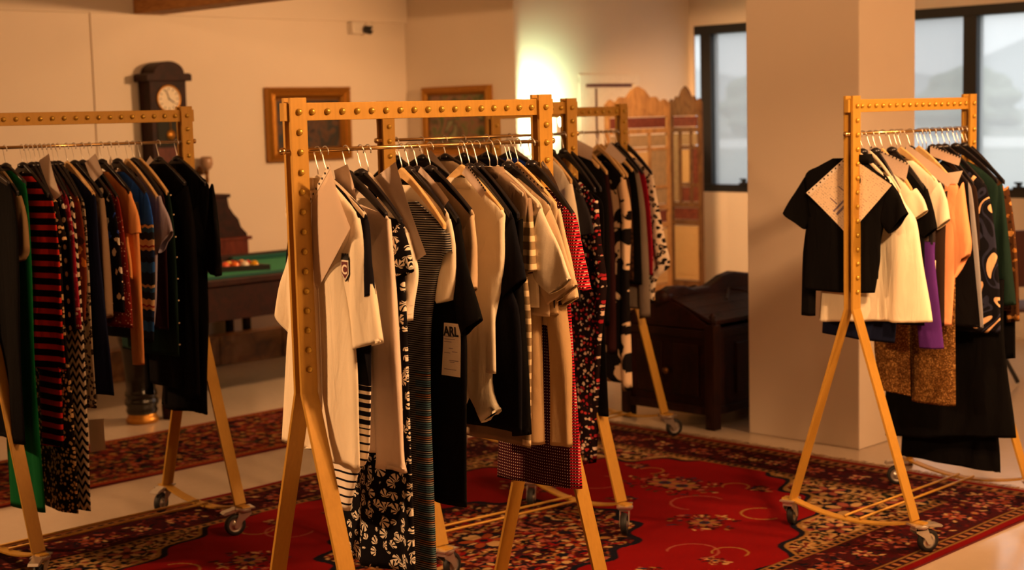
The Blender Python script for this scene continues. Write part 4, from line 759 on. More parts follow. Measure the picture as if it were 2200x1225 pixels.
 ('G', 'A', 0.465, 'dotted_blouse', 'blouse', 'dark red dotted blouse left of the peach blouse', 'reddots', (0.205, 1.433), [(0.237, 1.269), (0.253, 1.087), (0.254, 0.93)], None, None, None, 'black', 'red dotted blouse', 0.06, 0.013, 0.007, None, None, 0, None, None, None),
 ('G', 'A', 0.517, 'blouse', 'blouse', 'peach orange blouse with ruffled short sleeve, left rack', 'peachorange', (0.216, 1.449), [(0.159, 1.299), (0.176, 1.189), (0.176, 1.114)], None, [((0.217, 1.458), (0.13, 1.354)), ((0.264, 1.376), (0.145, 1.299)), ((0.274, 1.303), (0.222, 1.296))], None, 'black', 'peach orange blouse', 0.06, 0.02, 0.007, None, None, 0, None, None, None),
 ('G', 'A', 0.554, 'scarf', 'scarf', 'long plain peach panel hanging straight below peach blouse', 'peachorange', (0.171, 1.334), [(0.185, 1.223), (0.18, 1.036), (0.171, 0.763)], [(0.097, 1.294), (0.077, 1.029), (0.078, 0.754)], None, None, 'clip', 'peach panel', 0.06, 0.012, 0.007, 1.353, None, 0, None, None, None),
 ('G', 'A', 0.588, 'pattern_dress', 'dress', 'blue dress with tan and red banded pattern, left rack', 'aztec', (0.216, 1.445), [(0.247, 1.334), (0.239, 1.111), (0.201, 0.854)], None, None, None, 'black', 'blue banded dress', 0.06, 0.02, 0.007, None, None, 0, None, None, None),
 ('G', 'A', 0.635, 't_shirt', 't-shirt', 'lilac grey tee with pointed short sleeve on left rack', 'lilac', (0.221, 1.424), [(0.177, 1.216), (0.148, 1.025), (0.123, 0.909)], None, [((0.222, 1.442), (0.153, 1.328)), ((0.27, 1.369), (0.163, 1.253)), ((0.301, 1.302), (0.193, 1.208))], None, 'wood', 'lilac grey tee', 0.06, 0.018, 0.007, None, None, 0, None, None, None),
 ('G', 'A', 0.663, 'dress', 'dress', 'dark maroon dress behind the lilac grey tee', 'maroonblack', (0.211, 1.431), [(0.201, 1.177), (0.181, 0.891)], None, None, None, 'black', 'dark maroon dress', 0.06, 0.013, 0.007, None, None, 0, None, None, None),
 ('G', 'A', 0.693, 'buttoned_dress', 'dress', 'dark green dress with a row of tiny buttons', 'darkgreen', (0.205, 1.439), [(0.226, 1.289), (0.226, 1.062), (0.214, 0.779)], None, None, None, 'wood', 'dark green buttoned dress', 0.06, 0.013, 0.007, None, None, 0, 'buttons', None, None),
 ('G', 'A', 0.781, 'coat', 'coat', 'black crepe coat near the right end of the left rack', 'black', (0.201, 1.472), [(0.221, 1.321), (0.222, 1.092), (0.192, 0.587)], None, None, None, 'black', 'black crepe coat', 0.06, 0.022, 0.007, None, 0.06, 0, None, None, None),
 ('G', 'A', 0.869, 'dress', 'dress', 'black long sleeved dress, last on the left rack', 'black', (0.216, 1.467), [(0.176, 1.236), (0.16, 0.885), (0.12, 0.501)], [(-0.178, 0.858), (-0.229, 0.508)], [((0.216, 1.477), (0.096, 1.311)), ((0.26, 1.278), (0.121, 1.195)), ((0.274, 1.163), (0.182, 1.11)), ((0.225, 1.093), (0.188, 1.101))], None, 'black', 'last black dress on the left rack', 0.06, 0.025, 0.014, None, None, 0, None, None, None),
 ('P', 'A', 0.2, 'document_pocket', 'grey sheet leaning over the red striped dress', 'paper', [(0.16, 1.624), (0.234, 1.466), (0.189, 1.448), (0.084, 1.598)], 0, 1),
 ('P', 'A', 0.4, 'document_pocket', 'grey sheet standing above the navy sleeveless dress', 'paper', [(0.157, 1.617), (0.209, 1.542), (0.127, 1.504), (0.071, 1.581)], 0, 1),
 ('P', 'A', 0.6, 'document_pocket', 'grey sheet leaning on peach orange blouse', 'paper', [(-0.072, 1.601), (0.027, 1.507), (-0.023, 1.481), (-0.099, 1.553)], 0, 1),
 ('P', 'A', 0.68, 'document_pocket', 'grey sheet over the blue banded dress', 'paper', [(-0.092, 1.588), (0.057, 1.456), (0.002, 1.436), (-0.124, 1.559)], 0, 1),
 ('P', 'A', 0.8, 'document_pocket', 'tan sheet beside the dark green buttoned dress', 'paper', [(-0.1, 1.594), (0.053, 1.469), (0.016, 1.445), (-0.139, 1.56)], 0, 1),
 ('P', 'A', 0.885, 'document_pocket', 'grey sheet leaning over the last black dresses, left rack', 'paper', [(0.058, 1.558), (0.145, 1.475), (0.067, 1.455), (-0.014, 1.532)], 0, 1),
 ('P', 'A', 0.36, 'swing_label', 'white swing label hanging below the zigzag dress', 'card', [(0.065, 0.556), (0.182, 0.575), (0.176, 0.45), (0.057, 0.422)], 0, 0)]
SEED = [100]
def make_garment(rk, t, name, cat, label, mk, sh, R, L, sl, slL, hang, short, neck, th, amp, top, autosl, collar, extra, shL, ncap):
    SEED[0] += 1; sd = SEED[0]; x, y, ang, T = RACKS[rk]; d = (math.cos(ang), math.sin(ang)); material = cloth(mk)
    loc = (x + d[0] * t, y + d[1] * t, 0)
    if rk == 'A': th = min(th, .016) * .85
    zmin = min(p[1] for p in R)
    # body outlines
    if top is None:
        zn = sh[1] + ncap if ncap else max(sh[1] + .045, min(sh[1] + .092, RAILZ[rk] - .088)); mid = 0.0
        Rp = [(neck, zn), (neck + (sh[0] - neck) * .5, zn - (zn - sh[1]) * .42), sh] + list(R)
        if shL:
            mid = (sh[0] + shL[0]) / 2; Rp[0] = (mid + neck, zn); Rp[1] = (mid + neck + (sh[0] - mid - neck) * .5, zn - (zn - sh[1]) * .42)
            Lp = [(mid - neck, zn), (mid - neck + (shL[0] - mid + neck) * .5, zn - (zn - shL[1]) * .42), shL] + list(L)
        elif L: Lp = [(-neck, zn), (-neck - (sh[0] - neck) * .5, zn - (zn - sh[1]) * .42), (-min(sh[0], abs(L[0][0]) + .05), sh[1])] + list(L)
        else: Lp = [(-a, b) for a, b in Rp]
    else:
        # hung by its waistband from a clip hanger, hidden among its neighbours
        Rp = [(R[0][0] * (1.0 if L else .85), top)] + list(R); Lp = ([(L[0][0], top)] + list(L)) if L else [(-a, b) for a, b in Rp]
        pass
    if autosl:
        Rb = [Rp[0], Rp[1], (sh[0] - .012, sh[1] - .01)] + [(a - autosl * .62, b - .01 * i) for i, (a, b) in enumerate(R)]; Rb[-1] = (Rb[-1][0], Rb[-1][1] + .06)
        Lb = [(-a, b) for a, b in Rb]
    else: Rb, Lb = Rp, Lp
    n = 40
    Rr, Lr = resample(Rb, n), resample(Lb, n)
    parts = bool(sl or autosl or extra or collar)
    root = None; body_name = name
    if parts:
        root = empty(name, loc, ang); body_name = 'body'
    if extra == 'trousers':
        w = (R[-1][0] - L[-1][0]); g = L[0][0] + (R[0][0] - L[0][0]) * .47
        for nm, a0, a1, hz in (('trouser_leg', -.012, .40, -.012), ('trouser_leg', .50, 1.0, .016)):
            LL = [(L[i][0] + (R[i][0] - L[i][0]) * max(a0, 0), R[i][1]) for i in range(3)]; RR = [(L[i][0] + (R[i][0] - L[i][0]) * a1, R[i][1]) for i in range(3)]
            LL = [(LL[0][0], top)] + LL; RR = [(RR[0][0], top)] + RR
            Sheet(resample(LL, 26), resample(RR, 26), .022, .008, sd + int(a1 * 10), 28, hz, 60).build(nm, material, root)
        wb_ = Sheet(resample([(L[0][0] + .006, top + .10), (L[0][0], top - .03)], 10), resample([(R[0][0] - .012, top + .10), (R[0][0], top - .03)], 10), .014, .003, sd, 24); wb_.build('body', material, root)
        sh_body = None
    else:
        sh_body = Sheet(Lr, Rr, th, amp * 1.5, sd, 40, 0.0, 26.0 if amp < .012 else 34.0, True, .010 if extra == 'pleat' else 0)
        bo = sh_body.build(body_name, material, root)
        if root is None: root = bo; bo.location = loc; bo.rotation_euler = (0, 0, ang)
    tag(root, label, cat, 'garments on the ' + RACK_NAME[rk])
    def sleeve(pairs, sgn, k):
        o_ = resample([(sgn * a[0], a[1]) for a, b in pairs], 20); i_ = resample([(sgn * b[0], b[1]) for a, b in pairs], 20)
        LL, RR = (i_, o_) if sgn > 0 else (o_, i_)
        Sheet(LL, RR, max(.016, th * 1.05), amp * 1.4, sd * 3 + k, 28, 0, 48, False).build('sleeve', material, root)
    if sl:
        sleeve(sl, 1, 1); sleeve(slL if slL else sl, -1 if not slL else 1, 2)
    elif slL: sleeve(slL, 1, 2)
    if autosl:
        full = [sh] + list(R); pr = [(p, (p[0] - autosl * (1.0 if i else 1.15), p[1] - (.06 if i == 0 else .012))) for i, p in enumerate(full)]
        sleeve(pr, 1, 1); sleeve(pr, -1, 2)
    if collar:
        zn = max(sh[1] + .045, min(sh[1] + .092, RAILZ[rk] - .088)); cb = []
        lo = [(-neck - .012, zn - .022), (-neck, zn + .004)]
        Sheet([Vector((-neck * .92, zn + .016)), Vector((-neck * 1.02, zn + .002)), Vector((-neck * 1.1, zn - .018))], [Vector((neck * .92, zn + .016)), Vector((neck * 1.02, zn + .002)), Vector((neck * 1.1, zn - .018))], th * 1.25, 0.001, sd, 24).build('collar', material, root)
    if extra == 'crest':
        # shield sewn on the chest, following the cloth
        def on(u, z, off):
            i = min(range(n), key=lambda q: abs(Rr[q].y - z)); h = (Rr[i].x - Lr[i].x) / 2; f = (u - (Rr[i].x + Lr[i].x) / 2) / h
            return sh_body.pt(i, f, -max(0, 1 - f * f) ** .4)[0].x - off
        cu, cz = CREST; v0 = min(on(cu + a, cz + b, .002) for a in (-.02, 0, .02) for b in (-.03, 0, .03))
        shield = [(-.017, .026), (.017, .026), (.017, -.010), (0, -.028), (-.017, -.010)]
        def plate(k, o_, mt, nm, poly=shield):
            return MB().prism([(-(cu + a * k), cz + b * k) for a, b in poly], v0 - o_, v0 + .003, 'x').build(nm, mt, root)
        plate(1.18, .0000, M_CRESTB, 'crest_border'); plate(1.06, .0010, M_CRESTW, 'crest_stitching'); plate(.88, .0018, M_CREST, 'crest')
        Mx = Matrix.Translation((v0 - .0022, -cu, cz)) @ Matrix(((0, 0, -1, 0), (-1, 0, 0, 0), (0, 1, 0, 0), (0, 0, 0, 1)))
        text_mesh('crest_letter', 'C', .036, M_CRESTW, root, Mx, .0005, .001)
        crown = [(-.017, .026)] + [(-.017 + .034 * k / 8, .046 if k % 2 else .032) for k in range(9)] + [(.017, .026)]
        plate(1.0, .0008, M_CRESTB, 'crest_crown', crown)
    if extra == 'buttons':
        for k in range(9):
            u = Rr[4 + k * 4].x - .004; MB().lathe([(.0035, 0), (.0035, .003)], 8, Matrix.Translation((0.004, -(u + .006), Rr[4 + k * 4].y)) @ Matrix.Rotation(PI / 2, 4, 'X')).build('button', M_BTN, root)
    if top is None: su, sz = (sh[0], sh[1])
    else: su, sz = ((R[0][0] - (L[0][0] if L else -R[0][0])) / 2, top)
    mu_ = 0.0 if top is None else (R[0][0] + (L[0][0] if L else -R[0][0])) / 2
    if hang:
        make_hanger(rk, t, hang, su, sz, {'black': 'black plastic hanger holding the ', 'wood': 'pale wooden hanger holding the ', 'clear': 'milky plastic hanger holding the ', 'clip': 'black clip hanger holding the '}[hang] + short, sd, mu_)
    return root
RAILZ = {k: RACKS[k][3] - .1465 for k in RACKS}
CREST = (0.138, 1.31)

# papers ----------------------------------------------------------------------
def f_paper(lines, base, ink):
    def f(N):
        uv, u, v = N.uv()
        row = N.math('LESS_THAN', N.math('FRACT', N.math('MULTIPLY', v, 26.0)), 0.28)
        nz = N.noise(N.scaled(uv, 34, 26), 1.0, 1.0).outputs[0]
        ink_ = N.math('MULTIPLY', N.math('MULTIPLY', row, N.math('GREATER_THAN', nz, 0.56)), lines)
        N.out(N.mix(ink_, lin(base), lin(ink)), 0.45, 0, nz, 0.03, 0.001, 0.4)
    return f
M_PAPER = mat('printed_paper', f_paper(0.5, 'd8c4b6', '8c7c74')); M_CARD = mat('white_card', f_paper(0.3, 'e8dccb', 'a8988c'))
M_SHEET2 = mat('invoice_paper', f_paper(0.75, 'e4d0b4', '7c6458')); M_PLAIN = simple('plain_grey_paper', 'd2c0b2', 0.5, 0, 8, 0.04, 0.02)
def f_film(N):
    o = N.n('ShaderNodeOutputMaterial'); p = N.n('ShaderNodeBsdfPrincipled'); t = N.n('ShaderNodeBsdfTransparent'); mx = N.n('ShaderNodeMixShader')
    p.inputs['Base Color'].default_value = c4(lin('ecd8c4')); p.inputs['Roughness'].default_value = 0.25; mx.inputs[0].default_value = 0.6
    N.l(t.outputs[0], mx.inputs[1]); N.l(p.outputs[0], mx.inputs[2]); N.l(mx.outputs[0], o.inputs[0])
M_FILM = mat('milky_pocket_film', f_film)
M_INK = simple('black_print', '17141a', 0.6); M_INKB = simple('violet_grey_print', '78687c', 0.6); M_HOLE = simple('dark_punch_hole', '2a201a', 0.8)
def make_pocket(rk, t, name, label, mk, pts, holes, pr):
    SEED[0] += 1; x, y, ang, T = RACKS[rk]; loc = (x + math.cos(ang) * t, y + math.sin(ang) * t, 0)
    mt = {'paper': M_PAPER if holes else M_PLAIN, 'pocketfilm': M_FILM, 'card': M_CARD}[mk]
    if pr == 3: mt = M_SHEET2
    P = [Vector(p) for p in pts]; n = 12; rnd = random.Random(SEED[0]); k1, k2 = rnd.uniform(-.006, .006), rnd.uniform(-.004, .004)
    parts = holes or pr > 1
    def at(a, b, off=0.0):   # a along top edge p0->p1, b along p0->p3 ; off towards the viewer
        p = P[0] * (1 - a) * (1 - b) + P[1] * a * (1 - b) + P[2] * a * b + P[3] * (1 - a) * b
        return Vector((k1 * math.sin(a * 3.1) + k2 * math.sin(b * 2.6 + 1) - off, -p.x, p.y))
    def grid(nm, mt_, a0, a1, b0, b1, off, par, m_=8, th=.0008):
        vs, fs, uvs = [], [], []
        for s in (off, off - th):
            for i in range(m_ + 1):
                for j in range(m_ + 1):
                    a, b = a0 + (a1 - a0) * i / m_, b0 + (b1 - b0) * j / m_; vs.append(at(a, b, s)); uvs.append((a, b))
        q = (m_ + 1) ** 2
        for i in range(m_):
            for j in range(m_):
                c = i * (m_ + 1) + j; fs.append((c, c + 1, c + m_ + 2, c + m_ + 1)); fs.append((q + c, q + c + m_ + 1, q + c + m_ + 2, q + c + 1))
        me = bpy.data.meshes.new(nm); me.from_pydata(vs, [], fs); ul = me.uv_layers.new(name='UVMap'); dat = []
        for pl in me.polygons:
            for vi in pl.vertices: dat += uvs[vi]
        ul.data.foreach_set('uv', dat); me.materials.append(mt_); o = bpy.data.objects.new(nm, me); COL.objects.link(o)
        if par is not None: o.parent = par
        return o
    if not parts: root = grid(name, mt, 0, 1, 0, 1, 0, None); root.location = loc; root.rotation_euler = (0, 0, ang)
    else:
        root = empty(name, loc, ang); grid('sheet', mt, 0, 1, 0, 1, 0, root)
        if mk == 'pocketfilm': grid('inner_sheet', M_PAPER, .12, .97, .04, .96, -.004, root)
        if holes:
            ed = (lambda s: at(s, .03)) if pr != 3 and mk != 'pocketfilm' else (lambda s: at(.03, s))
            strip = grid('hole_strip', M_CARD, 0, 1, 0, .06, .001, root) if (pr != 3 and mk != 'pocketfilm') else grid('hole_strip', M_CARD, 0, .07, 0, 1, .001, root)
            for k in range(11):
                c = ed(.04 + .092 * k); MB().lathe([(.0034, 0), (.0034, .001)], 8, Matrix.Translation((c.x - .0018, c.y, c.z)) @ Matrix.Rotation(-PI / 2, 4, 'Y')).build('punch_hole', M_HOLE, root)
        if pr == 3:
            for a0, a1, b0, b1, mt_ in ((.50, .54, .10, .52, M_INKB), (.43, .46, .10, .52, M_INKB), (.20, .36, .46, .475, M_INKB), (.24, .40, .22, .235, M_INKB), (.12, .3, .72, .86, M_SHEET2)):
                grid('printed_bar', mt_, a0 + .1, a1 + .1, 1 - b1, 1 - b0, .0012, root, 3, .0002)
        if pr == 2:
            d = (P[1] - P[0]); w = d.length; hgt = (P[3] - P[0]).length; a_ = math.atan2(d.y, d.x)
            c = at(.46, .165, .0014)
            Mx = Matrix.Translation(c) @ Matrix.Rotation(0, 4, 'X') @ Matrix(((0, 0, -1, 0), (-1, 0, 0, 0), (0, 1, 0, 0), (0, 0, 0, 1))) @ Matrix.Rotation(a_, 4, 'Z')
            text_mesh('capital_letters', 'ARL', w * .50, M_INK, root, Mx, .0003, .0012)
            for b_, a0, a1 in ((.25, .08, .62), (.30, .08, .7), (.35, .05, .5), (.47, .35, .6), (.53, .55, .85), (.56, .1, .45), (.70, .4, .92), (.73, .45, .7), (.87, .15, .8)):
                grid('printed_line', M_INKB, a0, a1, b_, b_ + .010, .0012, root, 3, .0002)
    tag(root, label, 'tag' if 'swing' in name else 'sheet', 'paper sheets on the ' + RACK_NAME[rk])
for g in GAR:
    if g[0] == 'G': make_garment(*g[1:])
    else: make_pocket(*g[1:])
# ------------------------------------------------------------------ furniture and things along the walls
M_DARKWOOD = wood('dark_mahogany', '1c0a06', '32120a', 5, 0.55, (1, 1, 1))
M_CHESTW = wood('smoked_oak', '1c0d07', '301609', 5, 0.55, (1, 1, .4))
M_REDWOOD = wood('reddish_mahogany', '4a2016', '6c3424', 6, 0.35, (1, 1, .3))
M_OAK = wood('brown_oak_beam', '7c5026', 'b07c44', 3, 0.6, (1, 1, 14))
M_GILT = simple('aged_gilt', 'b07a2c', 0.38, 0.7, 30, 0.12, 0.2)
M_GILTD = simple('dark_gilt', '7c5220', 0.45, 0.6, 30, 0.12, 0.2)
M_DIAL = simple('cream_clock_dial', 'e4d8c0', 0.5)
M_BLACK = simple('black_enamel', '141212', 0.4)
M_DGLASS = simple('dark_smoked_glass', '1c2420', 0.12)
M_WHITEP = simple('white_plastic', 'e0d6c8', 0.4)

# oak beam under the ceiling
tag(box('ceiling_beam', M_OAK, -9.46, -4.6, 5.78, 6.02, 2.50, 2.80, bevel=.008), 'heavy oak ceiling beam running out from the left wall', 'beam')

# wall clock with arched hood
ck = empty('wall_clock', (XW, 5.96, 1.25)); tag(ck, 'dark mahogany pendulum wall clock with arched top and round dial', 'clock')
def ckprism(nm, mt, poly, d0, d1, **k): return MB().prism([(y - 5.96, z - 1.25) for y, z in poly], d0, d1, 'x').build(nm, mt, ck, **k)
ckprism('case', M_DARKWOOD, [(5.82, 1.25), (6.10, 1.25), (6.11, 2.05), (5.81, 2.05)], .0, .15, bevel=.004)
arch = [(5.775, 2.03), (6.145, 2.03), (6.145, 2.075), (6.125, 2.085)] + [(5.96 + .125 * math.cos(a), 2.085 + .085 * math.sin(a)) for a in [PI * k / 12 for k in range(13)]] + [(5.795, 2.085), (5.775, 2.075)]
ckprism('hood', M_DARKWOOD, arch, .0, .175, bevel=.004)
ckprism('door_panel', M_REDWOOD, [(5.845, 1.27), (6.075, 1.27), (6.075, 1.56), (5.845, 1.56)], .14, .158)
ckprism('pendulum_window', M_DGLASS, [(5.855, 1.575), (6.065, 1.575), (6.065, 1.76), (5.855, 1.76)], .14, .156)
Rx = Matrix.Rotation(PI / 2, 4, 'Y')
dial = MB().lathe([(.001, 0), (.088, 0), (.088, .006), (.001, .006)], 36, Matrix.Translation((.150, 0, 1.905 - 1.25)) @ Rx).build('dial', M_DIAL, ck)
MB().lathe([(.086, 0), (.098, 0), (.098, .008), (.092, .013), (.086, .008)], 36, Matrix.Translation((.150, 0, .655)) @ Rx, caps=False).build('bezel', M_GILT, ck, True)
for k in range(12):
    a = k * PI / 6; MB().box(.156, .1575, -.003, .003, .062, .078, Matrix.Translation((0, 0, .655)) @ Matrix.Rotation(a, 4, 'X')).build('hour_mark', M_BLACK, dial)
for a, l, w in ((-2.15, .05, .0035), (.35, .068, .0028)):
    MB().box(.158, .160, -w, w, -.01, l, Matrix.Translation((0, 0, .655)) @ Matrix.Rotation(a, 4, 'X')).build('hand', M_BLACK, dial)
MB().tube([(.159, 0, .50), (.159, 0, .40)], .003, 6).build('pendulum_rod', M_GILT, ck)
MB().lathe([(.001, -.004), (.034, -.003), (.036, 0), (.034, .004), (.001, .008)], 20, Matrix.Translation((.160, 0, .40)) @ Rx).build('pendulum_bob', M_GILT, ck, True)
box('name_plate', M_GILT, .156, .162, -.04, .05, .09, .135, ck)

# pictures
def f_canvas(seed, cols, sc):
    def f(N):
        t = N.n('ShaderNodeTexCoord'); mp = N.n('ShaderNodeMapping'); mp.inputs['Location'].default_value = (seed, seed * 2, seed); N.l(t.outputs['Object'], mp.inputs[0])
        nz = N.noise(mp.outputs[0], sc, 4.0); nz.inputs['Distortion'].default_value = 0.7; st = [(.25 + .5 * i / len(cols), lin(c)) for i, c in enumerate(cols)]
        N.out(N.ramp(nz.outputs[0], st, False), 0.4, 0, nz.outputs[0], 0.1, 0.002)
    return f
def picture(name, label, loc, rz, w, h, canvas, fw, dep):
    # local: hangs on plane x = 0 facing +x, width along y, height z
    p = empty(name, loc, rz); tag(p, label, 'painting', 'gilt framed paintings')
    box('canvas', canvas, .01, .022, -w / 2 + fw * .8, w / 2 - fw * .8, fw * .8, h - fw * .8, p)
    for a, (y0, y1, z0, z1) in enumerate(((-w / 2, w / 2, h - fw, h), (-w / 2, w / 2, 0, fw), (-w / 2, -w / 2 + fw, 0, h), (w / 2 - fw, w / 2, 0, h))):
        prof = [(0, 0), (dep * .75, 0), (dep, fw * .25), (dep * .7, fw * .55), (dep * .8, fw * .75), (.022, fw)]
        vs = []; hor = a < 2; L = w if hor else h
        for e in (0, 1):
            for x, q in prof:
                s = q if e == 0 else L - q
                if hor: vs.append((x, -w / 2 + s, (h - q) if a == 0 else q))
                else: vs.append((x, (-w / 2 + q) if a == 2 else (w / 2 - q), s))
        n = len(prof); fs = [(i, i + 1, n + i + 1, n + i) for i in range(n - 1)] + [(n - 1, 0, n, 2 * n - 1)] + [tuple(range(n)), tuple(range(2 * n - 1, n - 1, -1))]
        MB().add(vs, fs).build('frame_side', M_GILT if a != 3 else M_GILT, p)
    for y0, y1, z0, z1 in ((-w / 2 + fw, w / 2 - fw, h - fw * 1.18, h - fw), (-w / 2 + fw, w / 2 - fw, fw, fw * 1.18), (-w / 2 + fw, -w / 2 + fw * 1.18, fw, h - fw), (w / 2 - fw * 1.18, w / 2 - fw, fw, h - fw)):
        box('inner_moulding', M_GILTD, .012, .028, y0, y1, z0, z1, p)
    return p
picture('framed_painting', 'dark still life painting in a wide gilt frame, left wall', (XW, 7.29, 1.42), 0, .80, .565, mat('dark_oil_painting', f_canvas(3.0, ['14100c', '241a12', '3c2c1c', '1c2a2c', '5c4028', '181210'], 6.0)), .085, .075)
picture('framed_painting', 'green and pink garden painting in a narrow gilt frame', (-8.885, YP, 1.42), -PI / 2, .79, .55, mat('green_garden_painting', f_canvas(8.0, ['2c3820', '4c5830', '6c7044', '8c6450', '3c4828', '909070'], 8.0)), .06, .05)

# small wall sconce beside the clock, security camera
sc_ = empty('wall_sconce', (XW, 6.29, 1.28)); tag(sc_, 'small unlit wall sconce with frosted glass bowl beside the clock', 'lamp')
MB().lathe([(.001, 0), (.035, 0), (.035, .012), (.001, .016)], 16, Matrix.Translation((0, 0, .10)) @ Rx).build('wall_plate', M_GILTD, sc_, True)
MB().tube([(.01, 0, .10), (.06, 0, .08), (.09, 0, .10)], .006, 8).build('arm', M_GILTD, sc_, True)
MB().lathe([(.010, .10), (.036, .12), (.048, .15), (.045, .185), (.038, .205), (.035, .185), (.038, .15), (.028, .13), (.008, .11)], 20, Matrix.Translation((.09, 0, 0)), caps=False).build('glass_bowl', simple('frosted_pink_glass', 'b08c70', 0.3), sc_, True)
MB().lathe([(.003, .0), (.014, .03), (.012, .06), (.016, .10)], 12, Matrix.Translation((.09, 0, 0))).build('finial', M_GILTD, sc_, True)
cc = empty('security_camera', (XW, 7.80, 2.45)); tag(cc, 'small white security camera with dark lens high on left wall', 'camera')
box('housing', M_WHITEP, .0, .07, -.075, .055, -.05, .045, cc, .006)
MB().lathe([(.028, 0), (.040, .02), (.040, .075), (.030, .085)], 18, Matrix.Translation((.04, .055, -.012)) @ Matrix.Rotation(-PI / 2 + .5, 4, 'X') @ Matrix.Rotation(.9, 4, 'Y')).build('barrel', M_WHITEP, cc, True)
MB().lathe([(.001, 0), (.034, 0), (.034, .055), (.024, .062), (.001, .055)], 18, Matrix.Translation((.068, .052, -.012)) @ Matrix.Rotation(PI / 2 + .2, 4, 'Y') @ Matrix.Rotation(-.4, 4, 'X')).build('lens', M_BLACK, cc, True)

# lit wall lamp behind the front rack post: washes the wall with light
wl = empty('wall_lamp', (XG, 8.42, 1.43)); tag(wl, 'lit white swing arm wall lamp hidden behind the rack posts', 'lamp')
box('back_plate', M_WHITEP, 0, .015, -.03, .03, -.06, .06, wl, .003)
MB().tube([(.012, 0, -.02), (.20, 0, -.03), (.40, 0, -.02), (.42, 0, .10)], .006, 8).build('arm', M_GILT, wl, True)
MB().lathe([(.020, .10), (.026, .13), (.028, .16), (.026, .16), (.022, .13)], 16, Matrix.Translation((.42, 0, 0)), caps=False).build('shade', M_WHITEP, wl, True)
box('spill_flap', M_WHITEP, .388, .391, -.055, -.0035, .14, .32, wl)  # flap added to keep lamp spill off the left wall
lamp('wall_lamp_bulb', 'SPOT', (XG + .42, 8.42, 1.66), 105, (.70, 1.0, .60), 0.004, (XG, 8.50, 1.76), 116, 1.0)

# door with white casing in the glowing wall
dr = empty('door_1', (XG, 9.42, 0)); dr['kind'] = 'structure'
box('casing', M_TRIM, 0, .012, -.37, -.30, 0, 2.02, dr, .004); box('casing', M_TRIM, 0, .012, .30, .37, 0, 2.02, dr, .004); box('casing', M_TRIM, 0, .014, -.37, .37, 1.965, 2.04, dr, .004)
box('leaf', M_TRIM, .002, .009, -.15, .296, .01, 1.93, dr, .003); box('leaf', M_TRIM, .002, .009, -.296, -.18, .01, 1.93, dr, .003)
box('door_gap', M_REDWOOD, .001, .006, -.28, .28, 1.94, 1.962, dr); box('door_gap', M_REDWOOD, .001, .006, -.175, -.155, .01, 1.93, dr)

# pool table, balls and rack
M_FELT = simple('green_baize', '279068', 0.95, 0, 300, 0.05, 0.1); M_FELTD = simple('dark_green_cushion', '125048', 0.95, 0, 300, 0.05, 0.1)
PX0, PX1, PY0, PY1 = -8.74, -7.55, 4.66, 7.10; pcx, pcy = (PX0 + PX1) / 2, (PY0 + PY1) / 2
pt_ = empty('pool_table', (pcx, pcy, 0)); tag(pt_, 'dark wood pool table with green baize top behind the racks', 'pool table')
hx, hy = (PX1 - PX0) / 2, (PY1 - PY0) / 2
box('playing_bed', M_FELT, -hx + .05, hx - .05, -hy + .05, hy - .05, .74, .78, pt_)
for x0, x1, y0, y1 in ((-hx + .05, -hx + .10, -hy + .16, -.07), (-hx + .05, -hx + .10, .07, hy - .16), (hx - .10, hx - .05, -hy + .16, -.07), (hx - .10, hx - .05, .07, hy - .16), (-hx + .16, hx - .16, -hy + .05, -hy + .10), (-hx + .16, hx - .16, hy - .10, hy - .05)):
    box('cushion', M_FELTD, x0, x1, y0, y1, .78, .812, pt_, .008)
for x0, x1, y0, y1 in ((-hx, -hx + .055, -hy, hy), (hx - .055, hx, -hy, hy), (-hx, hx, -hy, -hy + .055), (-hx, hx, hy - .055, hy)):
    box('rail', M_DARKWOOD, x0, x1, y0, y1, .76, .822 if x0 < 0 or y1 - y0 < 1 else .80, pt_, .006)
for x0, x1, y0, y1 in ((-hx + .02, -hx + .05, -hy + .02, hy - .02), (hx - .05, hx - .02, -hy + .02, hy - .02), (-hx + .02, hx - .02, -hy + .02, -hy + .05), (-hx + .02, hx - .02, hy - .05, hy - .02)):
    box('apron', M_DARKWOOD, x0, x1, y0, y1, .55, .76, pt_, .004)
for sx in (-1, 1):
    for sy in (-1, 1):
        MB().lathe([(.055, .55), (.060, .50), (.045, .46), (.055, .40), (.040, .12), (.055, .08), (.050, .0)], 16, Matrix.Translation((sx * (hx - .12), sy * (hy - .14), 0))).build('leg', M_DARKWOOD, pt_, True)
for sx in (-1, 1):
    for y in (-hy + .07, 0, hy - .07): MB().lathe([(.001, 0), (.052, 0), (.058, .006), (.050, .004)], 16, Matrix.Translation((sx * (hx - .07), y, .776))).build('pocket', M_BLACK, pt_, True)
ang_t = .62; tc = Vector((-8.18, 5.62)); zb = .7805
tri = empty('ball_triangle', (tc.x, tc.y, zb), ang_t); tag(tri, 'black triangular rack around the pool balls', 'ball rack')
r_in = .235
def tri_pt(r, k): a = k * 2 * PI / 3; return Vector((r * math.cos(a), r * math.sin(a)))
for k in range(3):
    o0, o1, i0, i1 = tri_pt(r_in + .028, k), tri_pt(r_in + .028, k + 1), tri_pt(r_in, k), tri_pt(r_in, k + 1)
    MB().prism([(o0.x, o0.y), (o1.x, o1.y), (i1.x, i1.y), (i0.x, i0.y)], 0, .034, 'z').build('side', M_BLACK, tri)
BALLS = [('yellow', 'd8a020'), ('white', 'e8dcc8'), ('red', 'b82c1c'), ('orange', 'e07028'), ('maroon', '6c1c18'), ('pale orange', 'e89858'), ('coral', 'e0603c'), ('pale yellow', 'e8c060'), ('dark red', '901c14'), ('black', '141214')]
rr = .0305; q = 0; row0 = Vector((r_in * .5 * -.0, 0))
